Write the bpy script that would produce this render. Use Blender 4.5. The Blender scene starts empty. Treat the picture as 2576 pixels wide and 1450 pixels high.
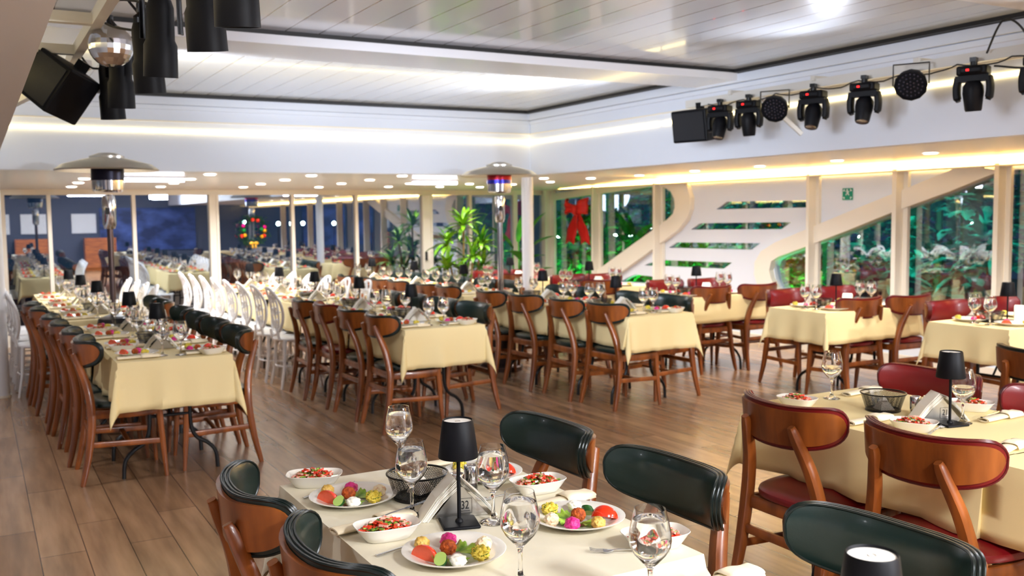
import bpy, bmesh, math, random
from mathutils import Vector, Matrix
random.seed(7)
PI = math.pi
COL = bpy.context.scene.collection

# ------------------------------------------------------------------ camera frame (2576 x 1450 photograph)
FPX = 2395.835
RW = ((0.87070489, 0.0480093, -0.48945695), (-0.49165778, 0.06055077, -0.86868074), (-0.01206776, 0.99700988, 0.076326))
CAM = Vector((0, 0, 1.55))
def at(px, py, **k):
    c = (px - 1288, -(py - 725), -FPX)
    r = [sum(RW[i][j] * c[j] for j in range(3)) for i in range(3)]
    a, v = list(k.items())[0]
    i = 'XYZ'.index(a)
    t = (v - CAM[i]) / r[i]
    return CAM + Vector(r) * t

def lin(r, g, b):
    f = lambda c: (c / 255 / 12.92) if c / 255 <= 0.04045 else ((c / 255 + 0.055) / 1.055) ** 2.4
    return (f(r), f(g), f(b), 1)

# ------------------------------------------------------------------ materials
MATS = {}
def mat(name, col=(200, 200, 200), rough=0.5, metal=0.0, emis=0, ecol=None, coat=0, trans=0, ior=1.45, spec=0.5, bump=0, bscale=50, sheen=0, sss=0):
    m = bpy.data.materials.new(name); m.use_nodes = True
    nt = m.node_tree; b = nt.nodes['Principled BSDF']
    b.inputs['Base Color'].default_value = lin(*col)
    b.inputs['Roughness'].default_value = rough
    b.inputs['Metallic'].default_value = metal
    b.inputs['IOR'].default_value = ior
    b.inputs['Specular IOR Level'].default_value = spec
    b.inputs['Coat Weight'].default_value = coat
    b.inputs['Coat Roughness'].default_value = 0.08
    b.inputs['Transmission Weight'].default_value = trans
    b.inputs['Subsurface Weight'].default_value = sss
    b.inputs['Subsurface Scale'].default_value = 0.01
    if emis:
        b.inputs['Emission Color'].default_value = lin(*(ecol or col))
        b.inputs['Emission Strength'].default_value = emis
    if bump:
        n = nt.nodes.new('ShaderNodeTexNoise'); n.inputs['Scale'].default_value = bscale; n.inputs['Detail'].default_value = 4
        tc = nt.nodes.new('ShaderNodeTexCoord'); nt.links.new(tc.outputs['Object'], n.inputs['Vector'])
        bp = nt.nodes.new('ShaderNodeBump'); bp.inputs['Strength'].default_value = bump; bp.inputs['Distance'].default_value = 0.004
        nt.links.new(n.outputs['Fac'], bp.inputs['Height']); nt.links.new(bp.outputs['Normal'], b.inputs['Normal'])
    MATS[name] = m
    return m

def noise_color(m, c1, c2, scale=(8, 8, 8), detail=5, lo=0.35, hi=0.65, coord='Object'):
    nt = m.node_tree; b = nt.nodes['Principled BSDF']
    tc = nt.nodes.new('ShaderNodeTexCoord'); mp = nt.nodes.new('ShaderNodeMapping')
    mp.inputs['Scale'].default_value = scale
    n = nt.nodes.new('ShaderNodeTexNoise'); n.inputs['Scale'].default_value = 1; n.inputs['Detail'].default_value = detail
    r = nt.nodes.new('ShaderNodeValToRGB')
    r.color_ramp.elements[0].position = lo; r.color_ramp.elements[0].color = lin(*c1)
    r.color_ramp.elements[1].position = hi; r.color_ramp.elements[1].color = lin(*c2)
    nt.links.new(tc.outputs[coord], mp.inputs['Vector']); nt.links.new(mp.outputs['Vector'], n.inputs['Vector'])
    nt.links.new(n.outputs['Fac'], r.inputs['Fac']); nt.links.new(r.outputs['Color'], b.inputs['Base Color'])
    return m

wood = noise_color(mat('chair_wood', rough=0.32, coat=0.25), (94, 45, 15), (158, 86, 32), (14, 14, 2.2), 6, 0.3, 0.7)
teal = mat('teal_leather', (16, 36, 34), rough=0.28, bump=0.06, bscale=160, coat=0.12)
red = mat('red_leather', (112, 14, 19), rough=0.32, bump=0.06, bscale=160, coat=0.1)
tpipe = mat('teal_piping', (11, 23, 21), rough=0.3)
rpipe = mat('red_piping', (88, 12, 18), rough=0.33)
white = mat('white_paint', (232, 232, 236), rough=0.35)
soffm = mat('soffit_lacquer', (238, 238, 242), rough=0.42, spec=0.9, coat=0.3)
panelw = mat('white_panel', (224, 230, 241), rough=0.48)
cream = mat('cream_frame', (236, 229, 214), rough=0.45)
cloth = mat('cream_cloth', (240, 220, 164), rough=0.62, bump=0.12, bscale=380)
ivory = mat('ivory_damask', (228, 220, 196), rough=0.45)
napkin = mat('napkin_cloth', (240, 226, 196), rough=0.8, bump=0.15, bscale=300)
paper = mat('paper_white', (250, 245, 232), rough=0.8)
black = mat('matt_black', (20, 20, 22), rough=0.5)
blackm = mat('black_metal', (16, 17, 20), rough=0.32, metal=0.3)
blackp = mat('black_plastic', (11, 12, 17), rough=0.5, spec=0.2)
porcelain = mat('porcelain', (230, 226, 216), rough=0.12, coat=0.4)
chrome = mat('chrome', (205, 205, 208), rough=0.12, metal=1)
steel = mat('brushed_steel', (190, 186, 178), rough=0.32, metal=1)
darkpole = mat('dark_bronze', (92, 78, 78), rough=0.3, metal=0.8)
diffuser = mat('lamp_diffuser', (244, 240, 232), rough=0.4)
wresin = mat('white_resin', (242, 242, 244), rough=0.3, coat=0.2)
tubew = mat('white_tube', (215, 212, 205), rough=0.4)
lens = mat('lens_glass', (40, 45, 60), rough=0.05, spec=1, coat=1)
redled = mat('red_display', (200, 10, 10), emis=2.5, ecol=(255, 20, 20))
gl_green = mat('safety_green', (0, 140, 110), rough=0.4)
ledwarm = mat('led_warm', (255, 230, 170), emis=2.8, ecol=(255, 230, 165))
ledwarm2 = mat('led_warm_wall', (255, 230, 170), emis=19, ecol=(255, 206, 118))
tubecool = mat('tube_cool', (235, 240, 255), emis=5, ecol=(232, 238, 255))
dlm = mat('downlight_emit', (255, 245, 225), emis=14, ecol=(255, 244, 222))
pot = mat('plant_pot', (60, 50, 44), rough=0.6)
ribbon = mat('red_ribbon', (222, 24, 14), rough=0.55, sheen=0.3)
mgold = mat('gold_bow', (225, 175, 60), rough=0.3, metal=0.6)
deckm = mat('deck_dark', (60, 58, 56), rough=0.6)
screenb = noise_color(mat('stage_screen', (18, 30, 90), emis=0.05, ecol=(30, 60, 200)), (8, 14, 52), (70, 96, 170), (1.6, 1.6, 3.0), 4, 0.4, 0.75)
orangew = noise_color(mat('orange_wood', rough=0.4), (150, 78, 26), (190, 108, 40), (3, 3, 20))
screenw = mat('white_board', (225, 230, 235), rough=0.5)
streetm = mat('street_glow', (255, 255, 255), emis=30, ecol=(215, 255, 235))
floodm = mat('flood_glow', (255, 255, 255), emis=60, ecol=(235, 240, 255))
baum = [mat('bauble_magenta', (230, 20, 150), rough=0.15, metal=0.5), mat('bauble_red', (235, 50, 30), rough=0.15, metal=0.4), mat('bauble_gold', (240, 180, 30), rough=0.15, metal=0.5), mat('bauble_green', (20, 150, 70), rough=0.15, metal=0.4)]
# food
tomato = mat('tomato_red', (226, 50, 14), rough=0.18, coat=0.4, sss=0.15)
tomatof = mat('tomato_flesh', (232, 96, 60), rough=0.2, coat=0.4, sss=0.2, bump=0.3, bscale=120)
fal = noise_color(mat('falafel_crust', rough=0.7, bump=1.0, bscale=180), (140, 54, 16), (206, 98, 34), (120, 120, 120))
beet = noise_color(mat('beet_pink', rough=0.4, bump=0.6, bscale=150), (196, 24, 108), (226, 60, 148), (90, 90, 90))
yel = noise_color(mat('potato_yellow', rough=0.5, bump=0.8, bscale=130), (206, 178, 40), (240, 218, 96), (90, 90, 90))
creamf = noise_color(mat('pepper_cream', rough=0.5, bump=0.6, bscale=130), (214, 120, 70), (246, 226, 188), (110, 110, 110), 5, 0.3, 0.5)
whitef = mat('yogurt_white', (244, 242, 228), rough=0.35, bump=0.4, bscale=90)
hummus = noise_color(mat('hummus_tan', rough=0.5, bump=0.7, bscale=130), (196, 152, 60), (222, 186, 100), (90, 90, 90))
lett = noise_color(mat('lettuce_green', rough=0.35, sss=0.1), (70, 128, 18), (168, 204, 76), (30, 30, 30))
cucs = mat('cucumber_skin', (28, 78, 24), rough=0.35)
cucf = mat('cucumber_flesh', (168, 196, 104), rough=0.25, sss=0.2)
salr = noise_color(mat('salad_red', rough=0.25, coat=0.3), (190, 26, 22), (232, 90, 50), (120, 120, 120))
salg = noise_color(mat('salad_green', rough=0.3, coat=0.2), (30, 74, 16), (150, 180, 70), (120, 120, 120))
salw = mat('salad_onion', (232, 170, 150), rough=0.3, coat=0.2)
leafg = noise_color(mat('leaf_green', rough=0.35, sss=0.0), (30, 92, 8), (128, 178, 30), (6, 6, 6), 3)
leafd = noise_color(mat('leaf_deep', rough=0.35), (24, 100, 14), (78, 170, 34), (4, 4, 4), 3)
outleaf = noise_color(mat('outdoor_leaf', rough=0.5), (30, 130, 50), (80, 200, 90), (5, 5, 5), 4)
stemm = mat('stem_tan', (150, 120, 70), rough=0.7)

def pane_material(name, base, k, tint):
    m = bpy.data.materials.new(name); m.use_nodes = True
    nt = m.node_tree; nt.nodes.clear()
    o = nt.nodes.new('ShaderNodeOutputMaterial'); mx = nt.nodes.new('ShaderNodeMixShader')
    t = nt.nodes.new('ShaderNodeBsdfTransparent'); t.inputs['Color'].default_value = tint
    g = nt.nodes.new('ShaderNodeBsdfGlossy'); g.inputs['Roughness'].default_value = 0.0; g.inputs['Color'].default_value = (0.88, 0.93, 1.0, 1)
    lw = nt.nodes.new('ShaderNodeLayerWeight'); lw.inputs['Blend'].default_value = 0.5
    pw = nt.nodes.new('ShaderNodeMath'); pw.operation = 'POWER'; pw.inputs[1].default_value = 4.0
    ma = nt.nodes.new('ShaderNodeMath'); ma.operation = 'MULTIPLY_ADD'; ma.inputs[1].default_value = k; ma.inputs[2].default_value = base
    nt.links.new(lw.outputs['Facing'], pw.inputs[0]); nt.links.new(pw.outputs[0], ma.inputs[0]); nt.links.new(ma.outputs[0], mx.inputs[0])
    nt.links.new(t.outputs[0], mx.inputs[1]); nt.links.new(g.outputs[0], mx.inputs[2]); nt.links.new(mx.outputs[0], o.inputs[0])
    return m
pane_back = pane_material('window_glass_mirrored', 0.36, 0.6, (0.85, 0.92, 0.95, 1))
pane_m = pane_material('window_glass', 0.24, 0.8, (0.88, 0.95, 0.95, 1))
def clear_glass(name, ior, col=(1, 1, 1, 1)):
    m = bpy.data.materials.new(name); m.use_nodes = True
    nt = m.node_tree; nt.nodes.clear()
    o = nt.nodes.new('ShaderNodeOutputMaterial'); g = nt.nodes.new('ShaderNodeBsdfGlass')
    g.inputs['IOR'].default_value = ior; g.inputs['Roughness'].default_value = 0; g.inputs['Color'].default_value = col
    nt.links.new(g.outputs[0], o.inputs[0])
    return m
glass_m = clear_glass('drinking_glass', 1.46)
water_m = clear_glass('water', 1.33)

def floor_mat():
    m = bpy.data.materials.new('floor_planks'); m.use_nodes = True
    nt = m.node_tree; b = nt.nodes['Principled BSDF']; N = nt.nodes.new; L = nt.links.new
    tc = N('ShaderNodeTexCoord'); mp = N('ShaderNodeMapping'); mp.inputs['Rotation'].default_value = (0, 0, PI / 2)
    br = N('ShaderNodeTexBrick'); br.offset = 0.37; br.inputs['Scale'].default_value = 1
    br.inputs['Brick Width'].default_value = 1.2; br.inputs['Row Height'].default_value = 0.195; br.inputs['Mortar Size'].default_value = 0.0022
    br.inputs['Color1'].default_value = lin(178, 143, 110); br.inputs['Color2'].default_value = lin(148, 114, 84); br.inputs['Mortar'].default_value = lin(60, 44, 34)
    L(tc.outputs['Object'], mp.inputs['Vector']); L(mp.outputs['Vector'], br.inputs['Vector'])
    m2 = N('ShaderNodeMapping'); m2.inputs['Scale'].default_value = (9, 0.9, 1); L(tc.outputs['Object'], m2.inputs['Vector'])
    n = N('ShaderNodeTexNoise'); n.inputs['Scale'].default_value = 1.6; n.inputs['Detail'].default_value = 8; L(m2.outputs['Vector'], n.inputs['Vector'])
    r = N('ShaderNodeValToRGB'); r.color_ramp.elements[0].position = 0.3; r.color_ramp.elements[0].color = (0.5, 0.46, 0.42, 1)
    r.color_ramp.elements[1].position = 0.7; r.color_ramp.elements[1].color = (1.15, 1.1, 1.05, 1); L(n.outputs['Fac'], r.inputs['Fac'])
    mx = N('ShaderNodeMix'); mx.data_type = 'RGBA'; mx.blend_type = 'MULTIPLY'; mx.inputs['Factor'].default_value = 0.8
    L(br.outputs['Color'], mx.inputs['A']); L(r.outputs['Color'], mx.inputs['B']); L(mx.outputs['Result'], b.inputs['Base Color'])
    b.inputs['Roughness'].default_value = 0.27; b.inputs['Coat Weight'].default_value = 0.3; b.inputs['Coat Roughness'].default_value = 0.2
    bp = N('ShaderNodeBump'); bp.inputs['Strength'].default_value = 0.25; bp.inputs['Distance'].default_value = 0.002
    L(n.outputs['Fac'], bp.inputs['Height']); L(bp.outputs['Normal'], b.inputs['Normal'])
    return m
floor_m = floor_mat()

def ceil_mat():
    m = bpy.data.materials.new('ceiling_slats'); m.use_nodes = True
    nt = m.node_tree; b = nt.nodes['Principled BSDF']; N = nt.nodes.new; L = nt.links.new
    tc = N('ShaderNodeTexCoord'); sx = N('ShaderNodeSeparateXYZ'); L(tc.outputs['Object'], sx.inputs[0])
    d = N('ShaderNodeMath'); d.operation = 'DIVIDE'; d.inputs[1].default_value = 0.218; L(sx.outputs['X'], d.inputs[0])
    fr = N('ShaderNodeMath'); fr.operation = 'FRACT'; L(d.outputs[0], fr.inputs[0])
    lt = N('ShaderNodeMath'); lt.operation = 'LESS_THAN'; lt.inputs[1].default_value = 0.045; L(fr.outputs[0], lt.inputs[0])
    mx = N('ShaderNodeMix'); mx.data_type = 'RGBA'; L(lt.outputs[0], mx.inputs['Factor'])
    mx.inputs['A'].default_value = lin(206, 212, 222); mx.inputs['B'].default_value = lin(130, 122, 114)
    L(mx.outputs['Result'], b.inputs['Base Color']); b.inputs['Roughness'].default_value = 0.2
    b.inputs['Metallic'].default_value = 0.15; b.inputs['Coat Weight'].default_value = 0.3
    return m
ceil_m = ceil_mat()

def damask():
    nt = ivory.node_tree; b = nt.nodes['Principled BSDF']; N = nt.nodes.new; L = nt.links.new
    tc = N('ShaderNodeTexCoord'); n = N('ShaderNodeTexVoronoi'); n.inputs['Scale'].default_value = 14
    n2 = N('ShaderNodeTexNoise'); n2.inputs['Scale'].default_value = 30; n2.inputs['Detail'].default_value = 3
    L(tc.outputs['Object'], n.inputs['Vector']); L(tc.outputs['Object'], n2.inputs['Vector'])
    a = N('ShaderNodeMath'); a.operation = 'MULTIPLY'; L(n.outputs['Distance'], a.inputs[0]); L(n2.outputs['Fac'], a.inputs[1])
    r = N('ShaderNodeMapRange'); r.inputs['From Min'].default_value = 0.1; r.inputs['From Max'].default_value = 0.3
    r.inputs['To Min'].default_value = 0.3; r.inputs['To Max'].default_value = 0.6; L(a.outputs[0], r.inputs['Value']); L(r.outputs[0], b.inputs['Roughness'])
damask()

# ------------------------------------------------------------------ mesh helpers
def newbm(): return bmesh.new()
def obj(name, bm, m, parent=None, smooth=True, bevel=0, subsurf=0, loc=None):
    me = bpy.data.meshes.new(name)
    bmesh.ops.recalc_face_normals(bm, faces=bm.faces)
    bm.to_mesh(me); bm.free()
    ms = m if isinstance(m, (list, tuple)) else [m]
    for q in ms: me.materials.append(q)
    if smooth:
        for p in me.polygons: p.use_smooth = True
    o = bpy.data.objects.new(name, me); COL.objects.link(o)
    if smooth and hasattr(me, 'set_sharp_from_angle'):
        me.set_sharp_from_angle(angle=math.radians(42))
    if parent: o.parent = parent
    if loc: o.location = loc
    if bevel:
        b = o.modifiers.new('bevel', 'BEVEL'); b.width = bevel; b.segments = 2; b.limit_method = 'ANGLE'
    if subsurf:
        s = o.modifiers.new('sub', 'SUBSURF'); s.levels = subsurf; s.render_levels = subsurf
    return o
def tag(o, label=None, cat=None, group=None, kind=None):
    if label: o['label'] = label
    if cat: o['category'] = cat
    if group: o['group'] = group
    if kind: o['kind'] = kind
    return o
def thing(name, loc=(0, 0, 0), rz=0):
    o = bpy.data.objects.new(name, None); COL.objects.link(o); o.empty_display_size = 0.1
    o.location = loc; o.rotation_euler = (0, 0, rz); return o
def struct(name, bm, m, smooth=False, label=None):
    o = obj(name, bm, m, smooth=smooth); o['kind'] = 'structure'
    if label: o['label'] = label
    return o
CHILD = {}
def dup(root):
    c = root.copy(); COL.objects.link(c)
    for k in ('label', 'group', 'category'): pass
    for ch in list(root.children):
        d = ch.copy(); COL.objects.link(d); d.parent = c
        for g in list(ch.children):
            e = g.copy(); COL.objects.link(e); e.parent = d
    return c
class Stock:
    """first call hands out the prototype itself, later calls copies"""
    def __init__(s, root): s.r = root; s.used = False
    def get(s, loc, rz, label, cat, group=None):
        if s.used: o = dup(s.r)
        else: o = s.r; s.used = True
        o.location = loc; o.rotation_euler = (0, 0, rz)
        for k in ('label', 'group', 'category'):
            if k in o: del o[k]
        return tag(o, label, cat, group)
def box(bm, c, s, rot=None, mi=0):
    M = Matrix.Translation(Vector(c)) @ (rot.to_4x4() if rot else Matrix.Identity(4)) @ Matrix.Diagonal((s[0], s[1], s[2], 1))
    r = bmesh.ops.create_cube(bm, size=1, matrix=M)
    for f in {f for v in r['verts'] for f in v.link_faces}: f.material_index = mi
def bar(bm, p0, p1, w, h, mi=0):
    p0, p1 = Vector(p0), Vector(p1); d = p1 - p0
    q = d.to_track_quat('Z', 'Y')
    M = Matrix.Translation((p0 + p1) / 2) @ q.to_matrix().to_4x4() @ Matrix.Diagonal((w, h, d.length, 1))
    r = bmesh.ops.create_cube(bm, size=1, matrix=M)
    for f in {f for v in r['verts'] for f in v.link_faces}: f.material_index = mi
def cyl(bm, p0, p1, r0, r1=None, seg=16, mi=0, caps=True):
    p0, p1 = Vector(p0), Vector(p1); d = p1 - p0
    M = Matrix.Translation((p0 + p1) / 2) @ d.to_track_quat('Z', 'Y').to_matrix().to_4x4()
    r = bmesh.ops.create_cone(bm, cap_ends=caps, segments=seg, radius1=r0, radius2=r0 if r1 is None else r1, depth=d.length, matrix=M)
    for f in {f for v in r['verts'] for f in v.link_faces}: f.material_index = mi
def lathe(bm, prof, seg=24, c=(0, 0, 0), mi=0, M=None):
    rings = []
    c = Vector(c)
    for r, z in prof:
        if r < 1e-6: rings.append([bm.verts.new(c + Vector((0, 0, z)))])
        else: rings.append([bm.verts.new(c + Vector((r * math.cos(2 * PI * i / seg), r * math.sin(2 * PI * i / seg), z))) for i in range(seg)])
    for a, b in zip(rings, rings[1:]):
        for i in range(seg):
            j = (i + 1) % seg
            if len(a) == 1 and len(b) == 1: continue
            if len(a) == 1: f = bm.faces.new((a[0], b[i], b[j]))
            elif len(b) == 1: f = bm.faces.new((a[i], b[0], a[j]))
            else: f = bm.faces.new((a[i], a[j], b[j], b[i]))
            f.material_index = mi
    if M is not None:
        bmesh.ops.transform(bm, matrix=M, verts=[v for r in rings for v in r])
    return rings
def sweep(bm, pts, rad, seg=8, closed=False, mi=0, ref=(0, 0, 1), sq=2.0):
    """tube along pts; rad is a number, or per-point (a, b) half sizes across / along the reference"""
    pts = [Vector(p) for p in pts]; n = len(pts); rings = []
    for i, p in enumerate(pts):
        a = pts[(i - 1) % n] if (closed or i > 0) else pts[i]
        b = pts[(i + 1) % n] if (closed or i < n - 1) else pts[i]
        t = (b - a).normalized()
        up = Vector(ref)
        if abs(t.dot(up)) > 0.97: up = Vector((1, 0, 0)) if abs(t.x) < 0.9 else Vector((0, 1, 0))
        s = t.cross(up).normalized(); u = s.cross(t).normalized()
        rr = rad[i] if isinstance(rad, list) else rad
        ra, rb = rr if isinstance(rr, tuple) else (rr, rr)
        ring = []
        for k in range(seg):
            an = 2 * PI * (k + 0.5) / seg; ca, sa = math.cos(an), math.sin(an)
            if sq != 2.0:
                ca = math.copysign(abs(ca) ** (2 / sq), ca); sa = math.copysign(abs(sa) ** (2 / sq), sa)
            ring.append(bm.verts.new(p + s * ca * ra + u * sa * rb))
        rings.append(ring)
    m = n if closed else n - 1
    for i in range(m):
        a, b = rings[i], rings[(i + 1) % n]
        for k in range(seg):
            j = (k + 1) % seg
            f = bm.faces.new((a[k], a[j], b[j], b[k])); f.material_index = mi
    if not closed:
        for r in (rings[0], rings[-1]):
            f = bm.faces.new(r); f.material_index = mi
def smoothpath(pts, n=6):
    """Catmull-Rom through pts"""
    P = [Vector(p) for p in pts]; out = []
    for i in range(len(P) - 1):
        p0 = P[max(i - 1, 0)]; p1 = P[i]; p2 = P[i + 1]; p3 = P[min(i + 2, len(P) - 1)]
        for k in range(n):
            t = k / n
            out.append(0.5 * ((2 * p1) + (-p0 + p2) * t + (2 * p0 - 5 * p1 + 4 * p2 - p3) * t * t + (-p0 + 3 * p1 - 3 * p2 + p3) * t ** 3))
    out.append(P[-1]); return out
def blob(bm, c, r, seed, amp=0.15, sub=3, sc=(1, 1, 1), freq=2.2, mi=0):
    from mathutils import noise
    res = bmesh.ops.create_icosphere(bm, subdivisions=sub, radius=1)
    for v in res['verts']:
        n = noise.noise(v.co * freq + Vector((seed * 7.3, seed * 1.7, 0))) + 0.5 * noise.noise(v.co * freq * 2.4 + Vector((seed, 0, 5)))
        v.co = v.co * (1 + amp * n)
        v.co = Vector((c[0] + v.co.x * r * sc[0], c[1] + v.co.y * r * sc[1], c[2] + v.co.z * r * sc[2]))
    for f in {f for v in res['verts'] for f in v.link_faces}: f.material_index = mi
def prism(name, loops, x0, x1, m, axis='X', structn=True):
    """filled outline with holes (first loop outer), extruded between x0 and x1 along an axis. loops hold (a, z)"""
    cu = bpy.data.curves.new(name, 'CURVE'); cu.dimensions = '2D'; cu.fill_mode = 'BOTH'; cu.extrude = abs(x1 - x0) / 2
    for lp in loops:
        s = cu.splines.new('POLY'); s.points.add(len(lp) - 1); s.use_cyclic_u = True
        for q, (a, z) in zip(s.points, lp): q.co = (a, z, 0, 1)
    t = bpy.data.objects.new('tmp', cu); COL.objects.link(t)
    dg = bpy.context.evaluated_depsgraph_get(); dg.update()
    me = bpy.data.meshes.new_from_object(t.evaluated_get(dg))
    bpy.data.objects.remove(t)
    mid = (x0 + x1) / 2
    for v in me.vertices:
        a, z, e = v.co
        v.co = Vector((mid + e, a, z)) if axis == 'X' else Vector((a, mid + e, z))
    me.materials.clear(); me.materials.append(m)
    for p in me.polygons: p.use_smooth = False
    o = bpy.data.objects.new(name, me); COL.objects.link(o)
    if structn: o['kind'] = 'structure'
    return o

# ------------------------------------------------------------------ room shell
XR, XL, YB, YF = 8.1, -2.4, 13.2, -6.0
BX, BL, BY, ZS, ZC = 5.54, 0.17, 9.37, 2.0, 2.70
def zs(y): return ZS - 0.0157 * max(0.0, y - BY)
bm = newbm(); box(bm, ((XR + XL) / 2, (YB + YF) / 2, -0.05), (XR - XL + 0.4, YB - YF + 0.4, 0.1)); struct('floor', bm, floor_m)
bm = newbm(); box(bm, ((BX + BL) / 2, (BY + YF) / 2, ZC + 0.06), (BX - BL + 0.3, BY - YF + 0.3, 0.1)); struct('ceiling', bm, ceil_m)
# lower soffits around the raised middle
bm = newbm(); box(bm, ((BX + XR) / 2 + 0.1, (BY + YF) / 2 + 0.03, ZS + 0.05), (XR - BX + 0.1, BY - YF + 0.06, 0.1))
box(bm, ((BL + XL) / 2 - 0.1, (BY + YF) / 2 + 0.03, ZS + 0.05), (BL - XL + 0.1, BY - YF + 0.06, 0.1))
v = [bm.verts.new(p) for p in ((XL - .2, BY + .06, ZS), (XR + .2, BY + .06, ZS), (XR + .2, YB + .2, zs(YB + .2)), (XL - .2, YB + .2, zs(YB + .2)), (XL - .2, BY + .06, ZS + .1), (XR + .2, BY + .06, ZS + .1), (XR + .2, YB + .2, ZS + .1), (XL - .2, YB + .2, ZS + .1))]
for f in ((0, 1, 2, 3), (7, 6, 5, 4), (0, 4, 5, 1), (1, 5, 6, 2), (2, 6, 7, 3), (3, 7, 4, 0)): bm.faces.new([v[i] for i in f])
struct('ceiling', bm, soffm)
# bulkhead faces of the raised middle
def bulk(name, c, s): b = newbm(); box(b, c, s); return struct(name, b, panelw)
bulk('trim_1', (BX + 0.06, (BY + YF) / 2 + 0.06, (ZS + ZC) / 2 + 0.048), (0.12, BY - YF + 0.12, ZC - ZS + 0.1))
bulk('trim_2', ((BX + BL) / 2, BY + 0.06, (ZS + ZC) / 2 + 0.048), (BX - BL, 0.12, ZC - ZS + 0.1))
bulk('trim_3', (BL - 0.06, (BY + YF) / 2 + 0.06, (ZS + ZC) / 2 + 0.048), (0.12, BY - YF + 0.12, ZC - ZS + 0.1))
# stepped ledges and black shadow line under the ceiling
def ring(name, z, h, d, m):
    b = newbm()
    box(b, (BX - d / 2, (BY + YF) / 2, z), (d, BY - YF, h)); box(b, (BL + d / 2, (BY + YF) / 2, z), (d, BY - YF, h))
    box(b, ((BX + BL) / 2, BY - d / 2, z), (BX - BL - 2 * d, d, h)); return struct(name, b, m)
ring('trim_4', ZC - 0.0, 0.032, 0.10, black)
ring('trim_5', ZC - 0.055, 0.07, 0.05, panelw)
ring('trim_6', ZC - 0.115, 0.035, 0.025, panelw)
ring('trim_7', 2.462, 0.012, 0.012, cream)
# cross beams
for i, y0 in enumerate((5.95, 3.05 - 0.35, -0.4)):
    b = newbm(); y1 = y0 + 0.52
    box(b, ((BX + BL) / 2, (y0 + y1) / 2, 2.665), (BX - BL - 0.1, y1 - y0, 0.075)); struct('trim_%d' % (8 + i), b, mat('beam_gloss%d' % i, (222, 222, 226), rough=0.18, coat=0.3))
    b = newbm(); box(b, ((BX + BL) / 2, y0 - 0.006, 2.70), (BX - BL - 0.1, 0.012, 0.03)); struct('trim_%d' % (11 + i), b, black)

# back wall: header, sill rail, mullions, panes
b = newbm(); box(b, ((XL + XR) / 2, YB + 0.05, 1.915), (XR - XL, 0.14, 0.09)); box(b, ((XL + XR) / 2, YB + 0.05, 0.035), (XR - XL, 0.16, 0.07))
struct('wall_back', b, cream)
mull = [(-2.35, .05), (-1.2, .045), (-0.3, .045), (0.32, .05), (0.83, .045), (1.82, .045), (2.83, .13), (3.91, .045), (4.85, .045), (5.97, .17), (6.7, .05), (7.5, .07), (8.06, .1)]
for i, (x, w) in enumerate(mull):
    b = newbm(); box(b, (x, YB, 0.97), (w, 0.07, 1.8))
    if w > 0.1:
        box(b, (x - w / 2 + 0.02, YB - 0.035, 0.97), (0.03, 0.03, 1.8)); box(b, (x + w / 2 - 0.02, YB - 0.035, 0.97), (0.03, 0.03, 1.8))
    struct('trim_%d' % (20 + i), b, cream)
for i in range(len(mull) - 1):
    x0 = mull[i][0] + mull[i][1] / 2; x1 = mull[i + 1][0] - mull[i + 1][1] / 2
    b = newbm(); box(b, ((x0 + x1) / 2, YB + 0.02, 0.97), (x1 - x0, 0.006, 1.8))
    struct('window_%d' % (i + 1), b, pane_back)
b = newbm(); box(b, (5.93, YB - 0.06, 0.95), (0.03, 0.03, 0.13)); o = obj('door_handle', b, black); tag(o, 'black handle on the white frame of the glazed back door', 'door handle')

# right wall: white panel with slots and two glazed openings, traced in place on the wall plane
def W(px, py, X=XR): p = at(px, py, X=X); return (p.y, p.z)
openL = [(13.1, 1.86)] + [W(*q) for q in ((1650, 469), (1680, 471), (1697, 482), (1706, 500), (1708, 520), (1703, 538), (1688, 553), (1600, 616), (1528, 668), (1450, 724))] + [(12.6, 0.16), (13.1, 0.16)]
openR = [W(*q) for q in ((1949, 687), (1947, 670), (1953, 655), (1970, 645), (2044, 618), (2150, 577), (2259, 533), (2400, 482), (2523, 433))]
openR += [(5.25, 1.86), (5.25, 1.9), (-5.6, 1.9), (-5.6, 0.62), (7.55, 0.62)] + [W(*q) for q in ((1981, 737), (1960, 722), (1952, 705))]
slots = [((1802, 527), (1828, 508), (2044, 504), (2044, 522)), ((1738, 578), (1760, 562), (1992, 559), (1966, 577)),
         ((1682, 624), (1702, 610), (1913, 612), (1891, 629)), ((1620, 668), (1655, 654), (1842, 661), (1820, 677)), ((1575, 700), (1598, 691), (1716, 705), (1705, 718), (1560, 709))]
outer = [(YF, 0), (YB, 0), (YB, 1.98), (YF, 2.02)]
prism('wall_right', [outer, openL, openR] + [[W(*q) for q in s] for s in slots], XR, XR + 0.09, panelw)
def band(name, inner, outer_, m=cream, x0=XR - 0.07, x1=XR + 0.01):
    prism(name, [[W(*q) for q in inner] + [W(*q) for q in reversed(outer_)]], x0, x1, m)
band('trim_40', ((1395, 505), (1520, 487), (1650, 469), (1680, 471), (1697, 482), (1706, 500), (1708, 520), (1703, 538), (1688, 553), (1600, 616), (1528, 668), (1450, 724), (1400, 760)),
     ((1395, 488), (1520, 472), (1650, 457), (1725, 452), (1738, 470), (1747, 497), (1746, 527), (1736, 555), (1715, 580), (1625, 646), (1560, 692), (1500, 735), (1450, 772)))
band('trim_41', ((2029, 765), (1981, 737), (1960, 722), (1950, 700), (1946, 680), (1951, 657), (1970, 645), (2044, 618), (2150, 577), (2259, 533), (2400, 482), (2530, 430)),
     ((1990, 775), (1935, 745), (1915, 715), (1908, 690), (1909, 660), (1925, 632), (1960, 610), (2044, 575), (2150, 531), (2259, 487), (2400, 430), (2430, 415)))
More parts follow.
